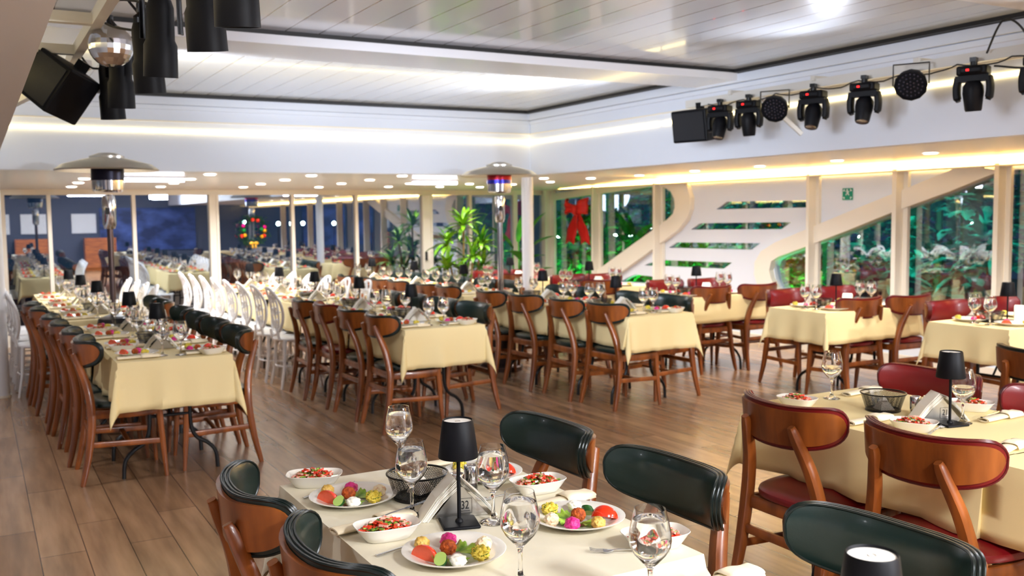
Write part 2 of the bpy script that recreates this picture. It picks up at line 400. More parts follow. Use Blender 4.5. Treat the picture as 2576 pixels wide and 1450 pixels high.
# sill under the right window
b = newbm(); box(b, (XR - 0.04, (7.55 - 5.6) / 2, 0.60), (0.12, 7.55 + 5.6, 0.05)); struct('trim_42', b, cream)
b = newbm(); box(b, (XR - 0.03, (YB + YF) / 2, 0.05), (0.04, YB - YF, 0.1)); struct('baseboard_right', b, cream)
for i, (y, w) in enumerate(((13.0, .17), (11.66, .09), (10.2, .08), (7.49, .08), (6.36, .10), (5.28, .09), (3.4, .12), (1.0, .12), (-1.6, .12))):
    b = newbm(); z0 = 0 if y > 7 else 0.62
    box(b, (XR - 0.08, y + w / 4, (z0 + 1.96) / 2), (0.14, w / 2, 1.96 - z0)); box(b, (XR - 0.02, y - w / 4, (z0 + 1.96) / 2), (0.04, w / 2, 1.96 - z0))
    struct('trim_%d' % (43 + i), b, cream)
def winpane(n, y0, y1, z0, z1, X=XR + 0.05):
    b = newbm(); box(b, (X, (y0 + y1) / 2, (z0 + z1) / 2), (0.006, y1 - y0, z1 - z0)); struct('window_%d' % n, b, pane_m)
winpane(20, 11.75, 13.1, 0.1, 1.9); winpane(21, 10.22, 11.7, 0.1, 1.9); winpane(22, 7.6, 10.18, 0.1, 1.9)
winpane(23, 6.4, 7.5, 0.6, 1.9); winpane(24, 5.3, 6.36, 0.6, 1.9); winpane(25, 3.4, 5.26, 0.6, 1.92); winpane(26, -5.6, 3.36, 0.6, 1.92)
# left wall (beyond the frame) and the stage end behind the camera
prism('wall_left', [[(YF, 0), (YB, 0), (YB, 2.02), (YF, 2.02)], [(12.8, .6), (9.2, .6), (9.2, 1.85), (12.8, 1.85)], [(8.9, .6), (5.2, .6), (5.2, 1.85), (8.9, 1.85)], [(4.9, .6), (1.0, .6), (1.0, 1.85), (4.9, 1.85)]], XL - 0.09, XL, panelw)
for i, (y0, y1) in enumerate(((9.2, 12.8), (5.2, 8.9), (1.0, 4.9))):
    winpane(30 + i, y0, y1, 0.6, 1.85, XL - 0.04)
b = newbm(); box(b, ((XL + XR) / 2, YF - 0.05, 1.4), (XR - XL + .3, 0.1, 2.8)); struct('wall_front', b, mat('dark_wall', (70, 74, 92), rough=0.6))

# columns
def column(x, y, r, lab):
    b = newbm(); cyl(b, (x, y, 0.012), (x, y, ZS), r, seg=32); root = obj('column', b, white)
    b = newbm(); cyl(b, (x, y, 0.0), (x, y, 0.02), r * 1.12, seg=32); obj('base_ring', b, cream, root)
    tag(root, lab, 'column')
column(0.15, 9.37 + 0.1, 0.068, 'round white column at the left edge of the photo'); column(5.54, 9.37 + 0.08, 0.066, 'round white column under the bulkhead corner beside the heater')

# led strips
def led(p0, p1, w, h, m, lab):
    b = newbm(); bar(b, p0, p1, w, h); o = obj('led_strip', b, m, smooth=False); tag(o, lab, 'led strip'); return o
led((BL + 0.02, BY - 0.008, 2.37), (BX - 0.01, BY - 0.008, 2.37), 0.028, 0.014, ledwarm, 'long warm led strip across the white back bulkhead')
led((BX - 0.006, BY - 0.01, 2.37), (BX - 0.006, 7.02, 2.37), 0.014, 0.028, ledwarm, 'warm led strip on right bulkhead, between corner and speaker')
led((BX - 0.006, 6.98, 2.37), (BX - 0.006, -5.9, 2.37), 0.014, 0.028, ledwarm, 'warm led strip on the right bulkhead, behind the stage lights')
led((BL + 0.006, BY - 0.02, 2.37), (BL + 0.006, -5.9, 2.37), 0.014, 0.028, ledwarm, 'warm led strip on the left bulkhead, seen only as reflection')
led((XR - 0.09, YB - 0.3, 1.962), (XR - 0.09, BY, 1.982), 0.03, 0.03, ledwarm2, 'far part of warm led strip above right wall, behind column')
led((XR - 0.09, BY - .01, 1.982), (XR - 0.09, -5.9, 1.982), 0.03, 0.03, ledwarm2, 'near part of warm led strip along top of the white right wall')

b = newbm(); box(b, (XR - 0.09, (YB + YF) / 2, 1.938), (0.14, YB - YF, 0.014)); struct('trim_60', b, cream)  # ledge added to keep the strip's light off the wall below
# downlights
dl_px = [(180, 470), (197, 460), (212, 450), (404, 470), (437, 461), (479, 451), (528, 439), (612, 471), (656, 463), (717, 453), (783, 442), (802, 471), (859, 462), (930, 453), (1012, 443), (977, 470), (1030, 462), (1106, 470), (1181, 463), (1207, 471), (1289, 464), (1368, 449), (1384, 458), (1486, 449), (1608, 441), (1748, 430), (1911, 418), (2106, 404), (2341, 385)]
bmr = newbm(); lathe(bmr, [(0.048, 0.0), (0.062, -0.004), (0.064, -0.001), (0.064, 0.003)], 24)
dl = thing('downlight'); rim = obj('rim', bmr, white, dl)
bmr = newbm(); cyl(bmr, (0, 0, -0.003), (0, 0, 0.004), 0.05, seg=24); obj('lamp_disc', bmr, dlm, dl)
dls = Stock(dl)
def ray_soffit(px, py):
    p = at(px, py, Z=ZS)
    if p.y > BY:
        d = p - CAM; t = (ZS + 0.0157 * BY - CAM.z) / (d.z + 0.0157 * d.y); p = CAM + d * t
    return p
POW = []
n = 0
dlw = ['front', 'second', 'third', 'back']
for k, (px, py) in enumerate(dl_px):
    p = ray_soffit(px, py)
    side = k >= 21
    num = ['first', 'second', 'third', 'fourth', 'fifth', 'sixth', 'seventh', 'eighth', 'ninth', 'tenth', 'eleventh', 'twelfth', 'thirteenth', 'fourteenth', 'fifteenth', 'sixteenth', 'seventeenth', 'eighteenth', 'nineteenth', 'twentieth', 'twenty-first']
    if side:
        lab = 'round ceiling downlight over the right aisle, %s counted from the corner column' % num[k - 21]
    else:
        lab = 'round ceiling downlight before the back windows, %s counted from the left' % num[k]
    dls.get((p.x, p.y, p.z - 0.004), 0, lab, 'downlight', 'recessed ceiling downlights')
    POW.append(p)
extra = [(6.7, 4.0), (6.7, 3.0), (6.7, 2.0), (6.7, 0.6), (-0.8, 8), (-0.8, 6), (-0.8, 4), (-0.8, 2)]
for i, (x, y) in enumerate(extra):
    POW.append(Vector((x, y, ZS)))
    if i < 4: dls.get((x, y, ZS - 0.004), 0, 'round ceiling downlight nearer than the photo edge, %s of four on right' % num[i], 'downlight', 'recessed ceiling downlights')
def light(kind, loc, power, col, size=0.1, name='lamp', spot=None, aim=None, blend=0.6, sizey=None):
    l = bpy.data.lights.new(name, kind); l.energy = power; l.color = col
    if kind == 'AREA':
        l.size = size
        if sizey: l.shape = 'RECTANGLE'; l.size_y = sizey
        else: l.shape = 'DISK'
    elif kind == 'SPOT': l.spot_size = spot; l.spot_blend = blend; l.shadow_soft_size = size
    else: l.shadow_soft_size = size
    o = bpy.data.objects.new(name, l); COL.objects.link(o); o.location = loc
    if aim is not None: o.rotation_euler = (Vector(aim) - Vector(loc)).to_track_quat('-Z', 'Y').to_euler()
    return o
for p in POW:
    light('SPOT', (p.x, p.y, p.z - 0.03), 38 if p.x > 5.9 and p.y < 9.5 else 27, (1.0, 0.96, 0.91) if p.x > 5.9 else (0.92, 0.94, 1.0), 0.045, 'downlight_lamp', math.radians(150), (p.x, p.y, 0), 0.9)
# two fluorescent battens under the back soffit
def tube(x0, x1, y, lab):
    z = zs(y) - 0.022
    r = thing('tube_light', (x0, y, z))
    b = newbm(); box(b, ((x1 - x0) / 2, 0.0, 0.016), (x1 - x0, 0.06, 0.022)); obj('housing', b, white, r)
    b = newbm(); cyl(b, (0.01, 0, -0.012), (x1 - x0 - 0.01, 0, -0.012), 0.02, seg=12); obj('tube', b, tubecool, r)
    tag(r, lab, 'tube light')
    light('AREA', ((x0 + x1) / 2, y, z - 0.04), 12, (0.9, 0.94, 1.0), x1 - x0, 'tube_lamp', sizey=0.04)
tube(1.28, 1.93, 10.28, 'cool white tube light beside the left patio heater'); tube(4.57, 5.17, 10.5, 'cool white tube light beside the right patio heater')

# ------------------------------------------------------------------ wooden dining chair (faces +X)
def shell_pt(u, v, off=0.0):
    """back panel: u across -1..1, v down..up -1..1 ; off = distance towards the sitter"""
    hw = 0.252
    y = hw * math.sin(u * 1.12) / math.sin(1.12)
    e = max(0.0, 1 - abs(u) ** 9) ** 0.5
    zt = 0.843 - 0.020 * (1 - u * u) - 0.062 * (1 - e)
    zb = 0.690 + 0.060 * (1 - e) + 0.045 * u * u
    zm = (zt + zb) / 2; z = zm + (zt - zb) / 2 * v
    x = -0.262 + 0.125 * abs(u) ** 2.3 - 0.10 * (z - 0.72)
    # normal roughly towards the sitter
    nx, ny = 1.0, -1.1 * math.copysign(abs(u) ** 1.3, u)
    l = math.hypot(nx, ny)
    return Vector((x + off * nx / l, y + off * ny / l, z))
def panel(bm, o0, o1, grow=0.0, nu=28, nv=8, bulge=0.0):
    G = []
    for s in (0, 1):
        g = []
        for i in range(nu + 1):
            u = -1 + 2 * i / nu
            uu = math.copysign(1 - (1 - min(1.0, abs(u))) ** 1.9, u) * 0.9995
            row = []
            for j in range(nv + 1):
                v = -1 + 2 * j / nv
                off = o0 if s == 0 else o1 + bulge * (1 - v ** 4) * (1 - abs(uu) ** 6)
                p = shell_pt(uu, v, off)
                if grow: p.z += grow * v; p.y += grow * uu * 0.8
                row.append(bm.verts.new(p))
            g.append(row)
        G.append(g)
    for s in (0, 1):
        for i in range(nu):
            for j in range(nv):
                a = G[s]
                bm.faces.new((a[i][j], a[i + 1][j], a[i + 1][j + 1], a[i][j + 1]))
    bnd = [(i, 0) for i in range(nu)] + [(nu, j) for j in range(nv)] + [(i, nv) for i in range(nu, 0, -1)] + [(0, j) for j in range(nv, 0, -1)]
    for k in range(len(bnd)):
        a = bnd[k]; c = bnd[(k + 1) % len(bnd)]
        bm.faces.new((G[0][a[0]][a[1]], G[0][c[0]][c[1]], G[1][c[0]][c[1]], G[1][a[0]][a[1]]))
def edge_loop(off, grow, n=26):
    pts = []
    for i in range(n + 1):
        u = -1 + 2 * i / n; uu = math.copysign(1 - (1 - abs(u)) ** 1.9, u) * 0.9995
        p = shell_pt(uu, 1, off); p.z += grow; p.y += grow * uu * 0.8; pts.append(p)
    for i in range(n - 1, 0, -1):
        u = -1 + 2 * i / n; uu = math.copysign(1 - (1 - abs(u)) ** 1.9, u) * 0.9995
        p = shell_pt(uu, -1, off); p.z -= grow; p.y += grow * uu * 0.8; pts.append(p)
    return pts
def superell(a, b, n, k): 
    t = 2 * PI * k / 40; c, s = math.cos(t), math.sin(t)
    return (a * math.copysign(abs(c) ** (2 / n), c), b * math.copysign(abs(s) ** (2 / n), s))
def make_chair(leather, piping, kind):
    t = thing('dining_chair')
    bm = newbm()   # padded seat
    prof = [(0.93, 0.437), (1.0, 0.445), (1.015, 0.457), (1.0, 0.468), (0.93, 0.477), (0.7, 0.484), (0.35, 0.488)]
    rings = []
    for s, z in prof:
        r = []
        for k in range(40):
            x, y = superell(0.21, 0.228, 2.7, k); y *= 1 + 0.10 * x / 0.21
            r.append(bm.verts.new((x * s - 0.005, y * s, z)))
        rings.append(r)
    for a, b in zip(rings, rings[1:]):
        for k in range(40): bm.faces.new((a[k], a[(k + 1) % 40], b[(k + 1) % 40], b[k]))
    bm.faces.new(rings[0][::-1]); bm.faces.new(rings[-1])
    obj('seat', bm, leather, t)
    bm = newbm()   # rails under the seat
    for s in (-1, 1):
        sweep(bm, smoothpath([(-0.19, s * 0.185, 0.41), (0, s * 0.205, 0.405), (0.17, s * 0.205, 0.41)], 4), (0.012, 0.026), 8, sq=5)
    sweep(bm, [(0.17, -0.2, 0.41), (0.175, 0.2, 0.41)], (0.012, 0.026), 8, sq=5)
    sweep(bm, [(-0.19, -0.18, 0.41), (-0.19, 0.18, 0.41)], (0.012, 0.026), 8, sq=5)
    obj('seat_frame', bm, wood, t)
    bm = newbm(); panel(bm, -0.007, 0.007); bp = obj('backrest', bm, wood, t)
    bm = newbm(); panel(bm, 0.0075, 0.030, grow=0.013, bulge=0.012); pad = obj('back_pad', bm, leather, t)
    bm = newbm()
    for off, gr in ((0.0085, 0.0135), (0.019, 0.014), (0.0295, 0.0135)):
        sweep(bm, edge_loop(off, gr), 0.0040, 6, closed=True, ref=(1, 0, 0))
    obj('piping', bm, piping, pad)
    for s in (-1, 1):
        bm = newbm()
        pts = smoothpath([(-0.265, s * 0.225, 0.0), (-0.225, s * 0.213, 0.18), (-0.198, s * 0.2, 0.40), (-0.215, s * 0.165, 0.58), (-0.262, s * 0.128, 0.725), (-0.281, s * 0.12, 0.772)], 5)
        n = len(pts); rad = []
        for i in range(n):
            q = i / (n - 1)
            w = 0.0135 + 0.011 * math.sin(PI * min(1, q * 1.05)) ** 0.8
            rad.append((w * 0.92, w))
        rad[-1] = (0.013, 0.013)
        sweep(bm, pts, rad, 10, ref=(1, 0, 0), sq=3.2); obj('leg', bm, wood, t)
        bm = newbm()
        pts = [(0.175, s * 0.2, 0.432), (0.18, s * 0.203, 0.33), (0.192, s * 0.21, 0.15), (0.203, s * 0.218, 0.0)]
        sweep(bm, pts, [(0.02, 0.02), (0.019, 0.019), (0.016, 0.016), (0.0115, 0.0115)], 10, ref=(1, 0, 0), sq=3); obj('leg', bm, wood, t)
        bm = newbm(); sweep(bm, [(-0.215, s * 0.208, 0.235), (0.185, s * 0.207, 0.22)], (0.009, 0.017), 8, sq=5); obj('stretcher', bm, wood, t)
    bm = newbm(); sweep(bm, [(-0.207, -0.2, 0.30), (-0.207, 0.2, 0.30)], (0.009, 0.018), 8, sq=5); obj('stretcher', bm, wood, t)
    bm = newbm(); sweep(bm, [(0.0, -0.2, 0.226), (0.0, 0.2, 0.226)], (0.014, 0.009), 8, sq=5); obj('stretcher', bm, wood, t)
    return t
ch_t = Stock(make_chair(teal, tpipe, 'teal')); ch_r = Stock(make_chair(red, rpipe, 'red'))
# teal back with red seat is not repeated; one chair in the middle row shows a red seat
NUM = num
def chair(xb, y, face, color, lab, group):
    """xb = where the backrest is ; face = +1 looks to +X, -1 looks to -X, 2 looks +Y, -2 looks -Y"""
    st = ch_t if color == 't' else ch_r
    j = random.uniform(-0.05, 0.05)
    if face == 1: return st.get((xb + 0.262, y, 0), j, lab, 'chair', group)
    if face == -1: return st.get((xb - 0.262, y, 0), PI + j, lab, 'chair', group)
    if face == 2: return st.get((xb, y + 0.262, 0), PI / 2 + j, lab, 'chair', group)
    return st.get((xb, y - 0.262, 0), -PI / 2 + j, lab, 'chair', group)
CN = {'t': 'teal padded', 'r': 'red padded'}
def row_chairs(lst, face, where, group, start=0):
    for i, (xb, y, c) in enumerate(lst):
        chair(xb, y, face, c, '%s wooden chair, %s from the front, %s' % (CN[c], NUM[i + start], where), group)
T = 0.74
ax = lambda y: 0.06 * (y - 6.2) 
row_chairs([(0.49 - .05 * (y - 6.2), y, 't') for y in (6.2, 6.72, 7.3, 7.82, 8.6, 9.12)], 1, 'left side of the left row', 'chairs on the left of the left row')
row_chairs([(1.54 - .02 * (y - 6.2), y, 't') for y in (6.24, 6.8, 7.36, 7.92, 8.75, 9.2)], -1, 'right side of the left row', 'chairs on the right of the left row')
row_chairs([(2.48, 6.5, 't'), (2.45, 7.02, 't'), (2.43, 7.58, 'r'), (2.39, 8.06, 't')], 1, 'left side of the middle row', 'chairs on the left of the middle row')
row_chairs([(3.60, 6.85, 't'), (3.57, 7.38, 't'), (3.55, 7.97, 't'), (3.50, 8.42, 't')], -1, 'right side of the middle row', 'chairs on the right of the middle row')
row_chairs([(4.31, 6.28, 't'), (4.25, 6.78, 't'), (4.2, 7.39, 't'), (4.14, 7.92, 't'), (4.1, 8.77, 't'), (4.05, 9.2, 't'), (4.0, 9.85, 't'), (3.96, 10.25, 't'), (3.9, 10.68, 't'), (3.86, 11.1, 't')], 1, 'left side of the right row', 'chairs on the left of the right row')
row_chairs([(5.30, 6.42, 't'), (5.26, 6.92, 't'), (5.2, 7.56, 't'), (5.14, 7.98, 't'), (5.1, 8.95, 't'), (5.06, 9.4, 't'), (4.98, 9.9, 't'), (4.92, 10.43, 't'), (4.88, 10.9, 't'), (4.86, 11.4, 't')], -1, 'right side of the right row', 'chairs on the right of the right row')
# short tables along the right wall
rt = [('nearest', 6.0, 3.88), ('second', 5.85, 5.32), ('third', 5.78, 7.03), ('fourth', 5.5, 8.52), ('farthest', 5.35, 10.06)]
chair(6.33, 5.30, 2, 'r', 'red padded wooden chair facing away, left one at second wall table', 'chairs at the wall tables')
chair(6.84, 5.22, 2, 'r', 'red padded wooden chair facing away, right one at second wall table', 'chairs at the wall tables')
chair(6.23, 7.0, 2, 'r', 'red padded wooden chair facing away, left one at third wall table', 'chairs at the wall tables')
chair(6.79, 6.95, 2, 'r', 'red padded wooden chair facing away, right one at third wall table', 'chairs at the wall tables')
chair(5.95, 8.46, 2, 'r', 'red padded wooden chair facing away at the fourth wall table', 'chairs at the wall tables')
chair(5.78, 10.0, 2, 'r', 'red padded wooden chair facing away at the farthest wall table', 'chairs at the wall tables')
for x, y, l in ((6.57, 4.86, 'left one behind nearest wall table'), (7.15, 4.82, 'right one behind nearest wall table'), (6.44, 6.42, 'left one behind second wall table'), (7.04, 6.40, 'right one behind second wall table'),
                (6.39, 8.12, 'left one behind third wall table'), (6.85, 8.0, 'right one behind third wall table'), (6.5, 9.42, 'right one behind fourth wall table'), (6.05, 9.5, 'left one behind fourth wall table'), (6.26, 10.8, 'right one behind farthest wall table'), (5.76, 10.9, 'left one behind farthest wall table')):
    chair(x, y, -2, 'r', 'red padded wooden chair showing its cushion, ' + l, 'chairs at the wall tables')
# near tables
G82 = 'chairs at table 32'
chair(0.552, 2.54, 1, 't', 'teal padded wooden chair on left of table 32, farther one', G82); chair(0.575, 1.99, 1, 't', 'teal padded wooden chair on left of table 32, nearer one', G82)
chair(1.755, 2.71, -1, 't', 'teal padded wooden chair on right of table 32, farther one', G82); chair(1.775, 2.105, -1, 't', 'teal padded wooden chair on right of table 32, nearer one', G82)
chair(1.82, 1.395, -1, 't', 'large teal chair back at the bottom right edge of photo', 'chairs at the nearest table')
G21 = 'chairs at table 21'
chair(2.56, 2.58, 1, 'r', 'red padded wooden chair on left of table 21, farther one', G21); chair(2.575, 2.0, 1, 'r', 'red padded wooden chair on left of table 21, nearer one', G21)
chair(3.745, 2.72, -1, 'r', 'red padded wooden chair behind the lamp of table 21', G21); chair(3.72, 2.10, -1, 'r', 'red padded wooden chair cut by right photo edge behind table 21', G21)
chair(4.60, 2.86, 1, 't', 'teal chair with wooden back cut by the right photo edge', 'chairs beyond table 21')

# ------------------------------------------------------------------ white openwork chair
def make_white_chair():
    t = thing('white_chair')
    bm = newbm(); lathe(bm, [(0.0, 0.43), (0.185, 0.43), (0.205, 0.44), (0.205, 0.452), (0.19, 0.462), (0.0, 0.464)], 28); obj('seat', bm, wresin, t)
    zc, a, bb = 0.70, 0.185, 0.215
    xb = lambda z: -0.19 - 0.10 * (z - 0.45) - 0.25 * max(0, z - 0.75) ** 1.6
    bm = newbm(); loop = []
    for k in range(40):
        an = 2 * PI * k / 40; z = zc + bb * math.sin(an); loop.append((xb(z) + 0.05 * math.cos(an) ** 2, a * math.cos(an), z))
    sweep(bm, loop, (0.016, 0.013), 8, closed=True, ref=(1, 0, 0))
    for s in (-1, 1): sweep(bm, [(-0.185, s * 0.12, 0.45), (xb(.52), s * 0.11, 0.53)], 0.013, 8)
    fr = obj('back_frame', bm, wresin, t)
    bm = newbm()
    for s in (-1, 1):
        for q in range(3):
            pts = []
            for k in range(17):
                an = k / 16 * 2.2 * PI; r = 0.014 + 0.038 * (k / 16)
                z = zc - 0.115 + q * 0.115 + r * math.sin(an) * s; y = s * (0.05 + 0.02 * (q == 1)) + r * math.cos(an)
                pts.append((xb(z) + 0.03, y, z))
            sweep(bm, pts, 0.0085, 5, ref=(1, 0, 0))
        pts = []
        for k in range(13):
            z = zc - bb * 0.93 + bb * 1.86 * k / 12; pts.append((xb(z) + 0.03, s * (0.02 + 0.09 * math.sin(PI * k / 12)), z))
        sweep(bm, pts, 0.010, 6, ref=(1, 0, 0))
        for q in (-0.12, 0, 0.12):
            sweep(bm, [(xb(zc + q) + 0.03, 0, zc + q), (xb(zc + q) + 0.035, s * 0.16, zc + q * 1.1)], 0.006, 5)
    sweep(bm, [(xb(z) + 0.03, 0, z) for z in (0.5, 0.6, 0.7, 0.8, 0.9)], 0.008, 6, ref=(1, 0, 0))
    obj('openwork', bm, wresin, fr)
    for sx, sy in ((-1, -1), (-1, 1), (1, -1), (1, 1)):
        bm = newbm(); sweep(bm, [(sx * 0.14, sy * 0.14, 0.44), (sx * 0.155, sy * 0.155, 0.2), (sx * 0.19, sy * 0.175, 0.0)], [(0.018, 0.018), (0.014, 0.014), (0.011, 0.011)], 8); obj('leg', bm, wresin, t)
    bm = newbm(); sweep(bm, [(0.157 * math.cos(k * PI / 8 + PI / 8) * 1.2, 0.157 * math.sin(k * PI / 8 + PI / 8) * 1.2, 0.2) for k in range(16)], 0.007, 5, closed=True); obj('stretcher', bm, wresin, t)
    return t
wc = Stock(make_white_chair())
def whites(lst, face, where, group):
    for i, (x, y) in enumerate(lst):
        wc.get((x + 0.2 * face, y, 0), 0 if face == 1 else PI, 'white openwork oval back chair, %s from the front, %s' % (NUM[i], where), 'chair', group)
whites([(2.35 - .03 * i, 8.62 + 0.44 * i) for i in range(8)], 1, 'left side of middle row', 'white chairs in the middle row')
whites([(3.36 - .05 * i, 8.95 + 0.47 * i) for i in range(6)], -1, 'right side of middle row', 'white chairs in the middle row')
whites([(0.27, 9.5), (0.26, 9.98), (0.25, 10.45), (0.24, 10.9)], 1, 'left side of left row', 'white chairs in the left row')
whites([(1.46, 9.6), (1.44, 10.05), (1.42, 10.5), (1.4, 10.95)], -1, 'right side of left row', 'white chairs in the left row')

# ------------------------------------------------------------------ folding tables and cloths
def make_table(L, Wd):
    """long along Y, centred"""
    t = thing('folding_table')
    bm = newbm(); box(bm, (0, 0, T - 0.026), (Wd - 0.01, L - 0.01, 0.03)); obj('tabletop', bm, black, t, smooth=False)
    for s in (-1, 1):
        y = s * (L / 2 - 0.3)
        bm = newbm()
        for q in (-1, 1):
            sweep(bm, smoothpath([(q * 0.12, y, T - 0.04), (q * 0.12, y, 0.5), (q * 0.12, y, 0.30), (q * 0.15, y, 0.21), (q * 0.22, y, 0.16), (q * 0.265, y, 0.10), (q * 0.275, y, 0.0)], 5), 0.0125, 8, ref=(0, 1, 0))
        sweep(bm, [(-0.12, y, 0.36), (0.12, y, 0.36)], 0.010, 8); sweep(bm, [(-0.12, y, 0.62), (0.12, y, 0.62)], 0.010, 8)
        sweep(bm, [(0, y, 0.36), (0, y - s * 0.25, T - 0.04)], 0.008, 6, ref=(1, 0, 0))
        obj('leg_frame', bm, blackm, t)
    return t
def make_cloth(L, Wd, o, m, seed):
    """o = overhang on (-x, +x, -y, +y); long along Y"""
    from mathutils import noise
    bm = newbm(); a, b = Wd / 2, L / 2
    def axis(lo, hi, oo):
        v = []
        n0 = max(2, int(oo[0] / 0.035)); n1 = max(2, int(oo[1] / 0.035))
        v += [lo - oo[0] * (1 - k / n0) for k in range(n0)]
        # tight rows around the fold
        nn = 14
        v += [lo + (hi - lo) * k / nn for k in range(nn + 1)]
        v += [hi + oo[1] * (k + 1) / n1 for k in range(n1)]
        return v
    xs = axis(-a, a, (o[0], o[1])); ys = axis(-b, b, (o[2], o[3]))
    V = []
    for x in xs:
        row = []
        for y in ys:
            dx = max(0, abs(x) - a); dy = max(0, abs(y) - b); sx = 1 if x > 0 else -1; sy = 1 if y > 0 else -1
            cx = max(-a, min(a, x)); cy = max(-b, min(b, y))
            if dx == 0 and dy == 0: p = Vector((x, y, T + 0.002))
            else:
                r = math.hypot(dx, dy); ph = math.atan2(dy, dx)
                fold = math.sin(2 * ph)
                out = 0.004 + 0.05 * r + 0.17 * r * fold
                if dy == 0 or dx == 0:
                    s_ = y if dy == 0 else x
                    w = noise.noise(Vector((s_ * 6.5, seed, 0.3))) * 0.7 + 0.5 * noise.noise(Vector((s_ * 15, seed, 2.3)))
                    out += 0.06 * r * w / 0.28 * 1.2 + 0.01 * r
                pz = T + 0.002 - max(0.0, r - 0.004) * (1 - 0.03 * fold)
                p = Vector((cx + sx * out * math.cos(ph), cy + sy * out * math.sin(ph), pz))
            row.append(bm.verts.new(p))
        V.append(row)
    for i in range(len(xs) - 1):
        for j in range(len(ys) - 1): bm.faces.new((V[i][j], V[i + 1][j], V[i + 1][j + 1], V[i][j + 1]))
    c = obj('tablecloth', bm, m)
    s = c.modifiers.new('t', 'SOLIDIFY'); s.thickness = 0.0015; s.offset = 1
    return c
tabs = {}
def table(xc, yc, L, Wd, along, ov, m, lab, clab, seed):
    key = (round(L, 2), round(Wd, 2))
    if key not in tabs: tabs[key] = Stock(make_table(L, Wd))
    rz = 0 if along == 'Y' else PI / 2
    tabs[key].get((xc, yc, 0), rz, lab, 'table', 'folding tables')
    c = make_cloth(L, Wd, ov, m, seed); c.location = (xc, yc, 0); c.rotation_euler = (0, 0, rz); tag(c, clab, 'tablecloth', 'tablecloths')
H = 0.255; E_ = 0.012
RA = [(0.99, 5.73), (0.97, 6.83), (0.91, 8.36), (0.88, 9.46), (0.86, 10.56)]
RB = [(2.95, 6.22), (2.93, 7.32), (2.88, 8.42), (2.84, 9.52), (2.8, 10.62)]
RC = [(4.74, 5.99), (4.68, 7.09), (4.58, 8.56), (4.48, 9.66), (4.38, 10.76)]
rows = (('left row', RA), ('middle row', RB), ('right row', RC))
for rn, R_ in rows:
    for i, (x, y) in enumerate(R_):
        f = (H + 0.03) if i in (0,) or (i == 2 and rn != 'middle row') else E_
        bk = H if i == 4 or (i == 1 and rn != 'middle row') else E_
        table(x, y + 0.55, 1.095, 0.64, 'Y', (H, H, f, bk), cloth, 'black folding table under the cloth, %s from front in the %s' % (NUM[i], rn), 'cream tablecloth, %s from the front in the %s' % (NUM[i], rn), i * 3 + len(rn))
for i, (n, x0, y0) in enumerate(rt):
    table(x0 + 0.55, y0 + 0.31, 1.1, 0.62, 'X', (H, H, H, H), cloth, 'folding table under the cloth, %s of the short wall tables' % n, 'cream tablecloth on the %s short table by the right wall' % n, 40 + i)
table(1.12, 2.255, 1.11, 0.70, 'Y', (H, H, 0.16, H), ivory, 'folding table under the ivory cloth of table 32', 'ivory damask tablecloth under the plates of table 32', 51)
table(1.12, 1.05, 1.06, 0.70, 'Y', (H, H, H, 0.05), ivory, 'folding table under the nearest cloth at the bottom edge', 'ivory tablecloth of nearest table, corner at bottom photo edge', 52)
table(3.17, 2.43, 1.10, 0.74, 'Y', (H, H, 0.002, H), cloth, 'folding table under the cream cloth of table 21', 'cream tablecloth of table 21 with red chairs around it', 53)
table(3.17, 1.332, 1.10, 0.74, 'Y', (H, H, H, 0.002), cloth, 'folding table joined to table 21 at the right photo edge', 'cream tablecloth joined to table 21, cut by photo edge', 54)
table(5.2, 2.5, 1.10, 0.66, 'Y', (H, H, H, H), cloth, 'folding table beyond table 21 at the right photo edge', 'cream tablecloth beyond table 21, cut by right photo edge', 55)

# ------------------------------------------------------------------ tableware prototypes
def make_glass(level, seg=28):
    t = thing('water_glass')
    out = [(0.0, 0.0), (0.033, 0.0), (0.0345, 0.002), (0.030, 0.005), (0.014, 0.009), (0.0065, 0.018), (0.0048, 0.035), (0.0046, 0.062), (0.006, 0.076), (0.010, 0.084), (0.020, 0.094), (0.034, 0.110), (0.0425, 0.126), (0.0442, 0.138), (0.0430, 0.156), (0.0390, 0.177), (0.0345, 0.195), (0.0325, 0.205)]
    inn = [(0.0313, 0.205), (0.0333, 0.195), (0.0378, 0.177), (0.0418, 0.156), (0.0429, 0.138), (0.0412, 0.1265), (0.0325, 0.1115), (0.0185, 0.0965), (0.008, 0.0885), (0.0, 0.087)]
    bm = newbm(); lathe(bm, out + inn, seg); obj('glass_body', bm, glass_m, t)
    prof = [(r - 0.0003, z) for r, z in reversed(inn[:-1]) if z < level]
    w = [(0.0, 0.0873)] + prof
    rl, zl = prof[-1]; up = [q for q in reversed(inn) if q[1] >= level]
    r2, z2 = up[0]; rr = rl + (r2 - rl) * (level - zl) / (z2 - zl)
    w += [(rr - 0.0003, level), (0.0, level)]
    bm = newbm(); lathe(bm, w, seg); obj('water', bm, water_m, t)
    return t
gl_full = Stock(make_glass(0.183)); gl_half = Stock(make_glass(0.140))
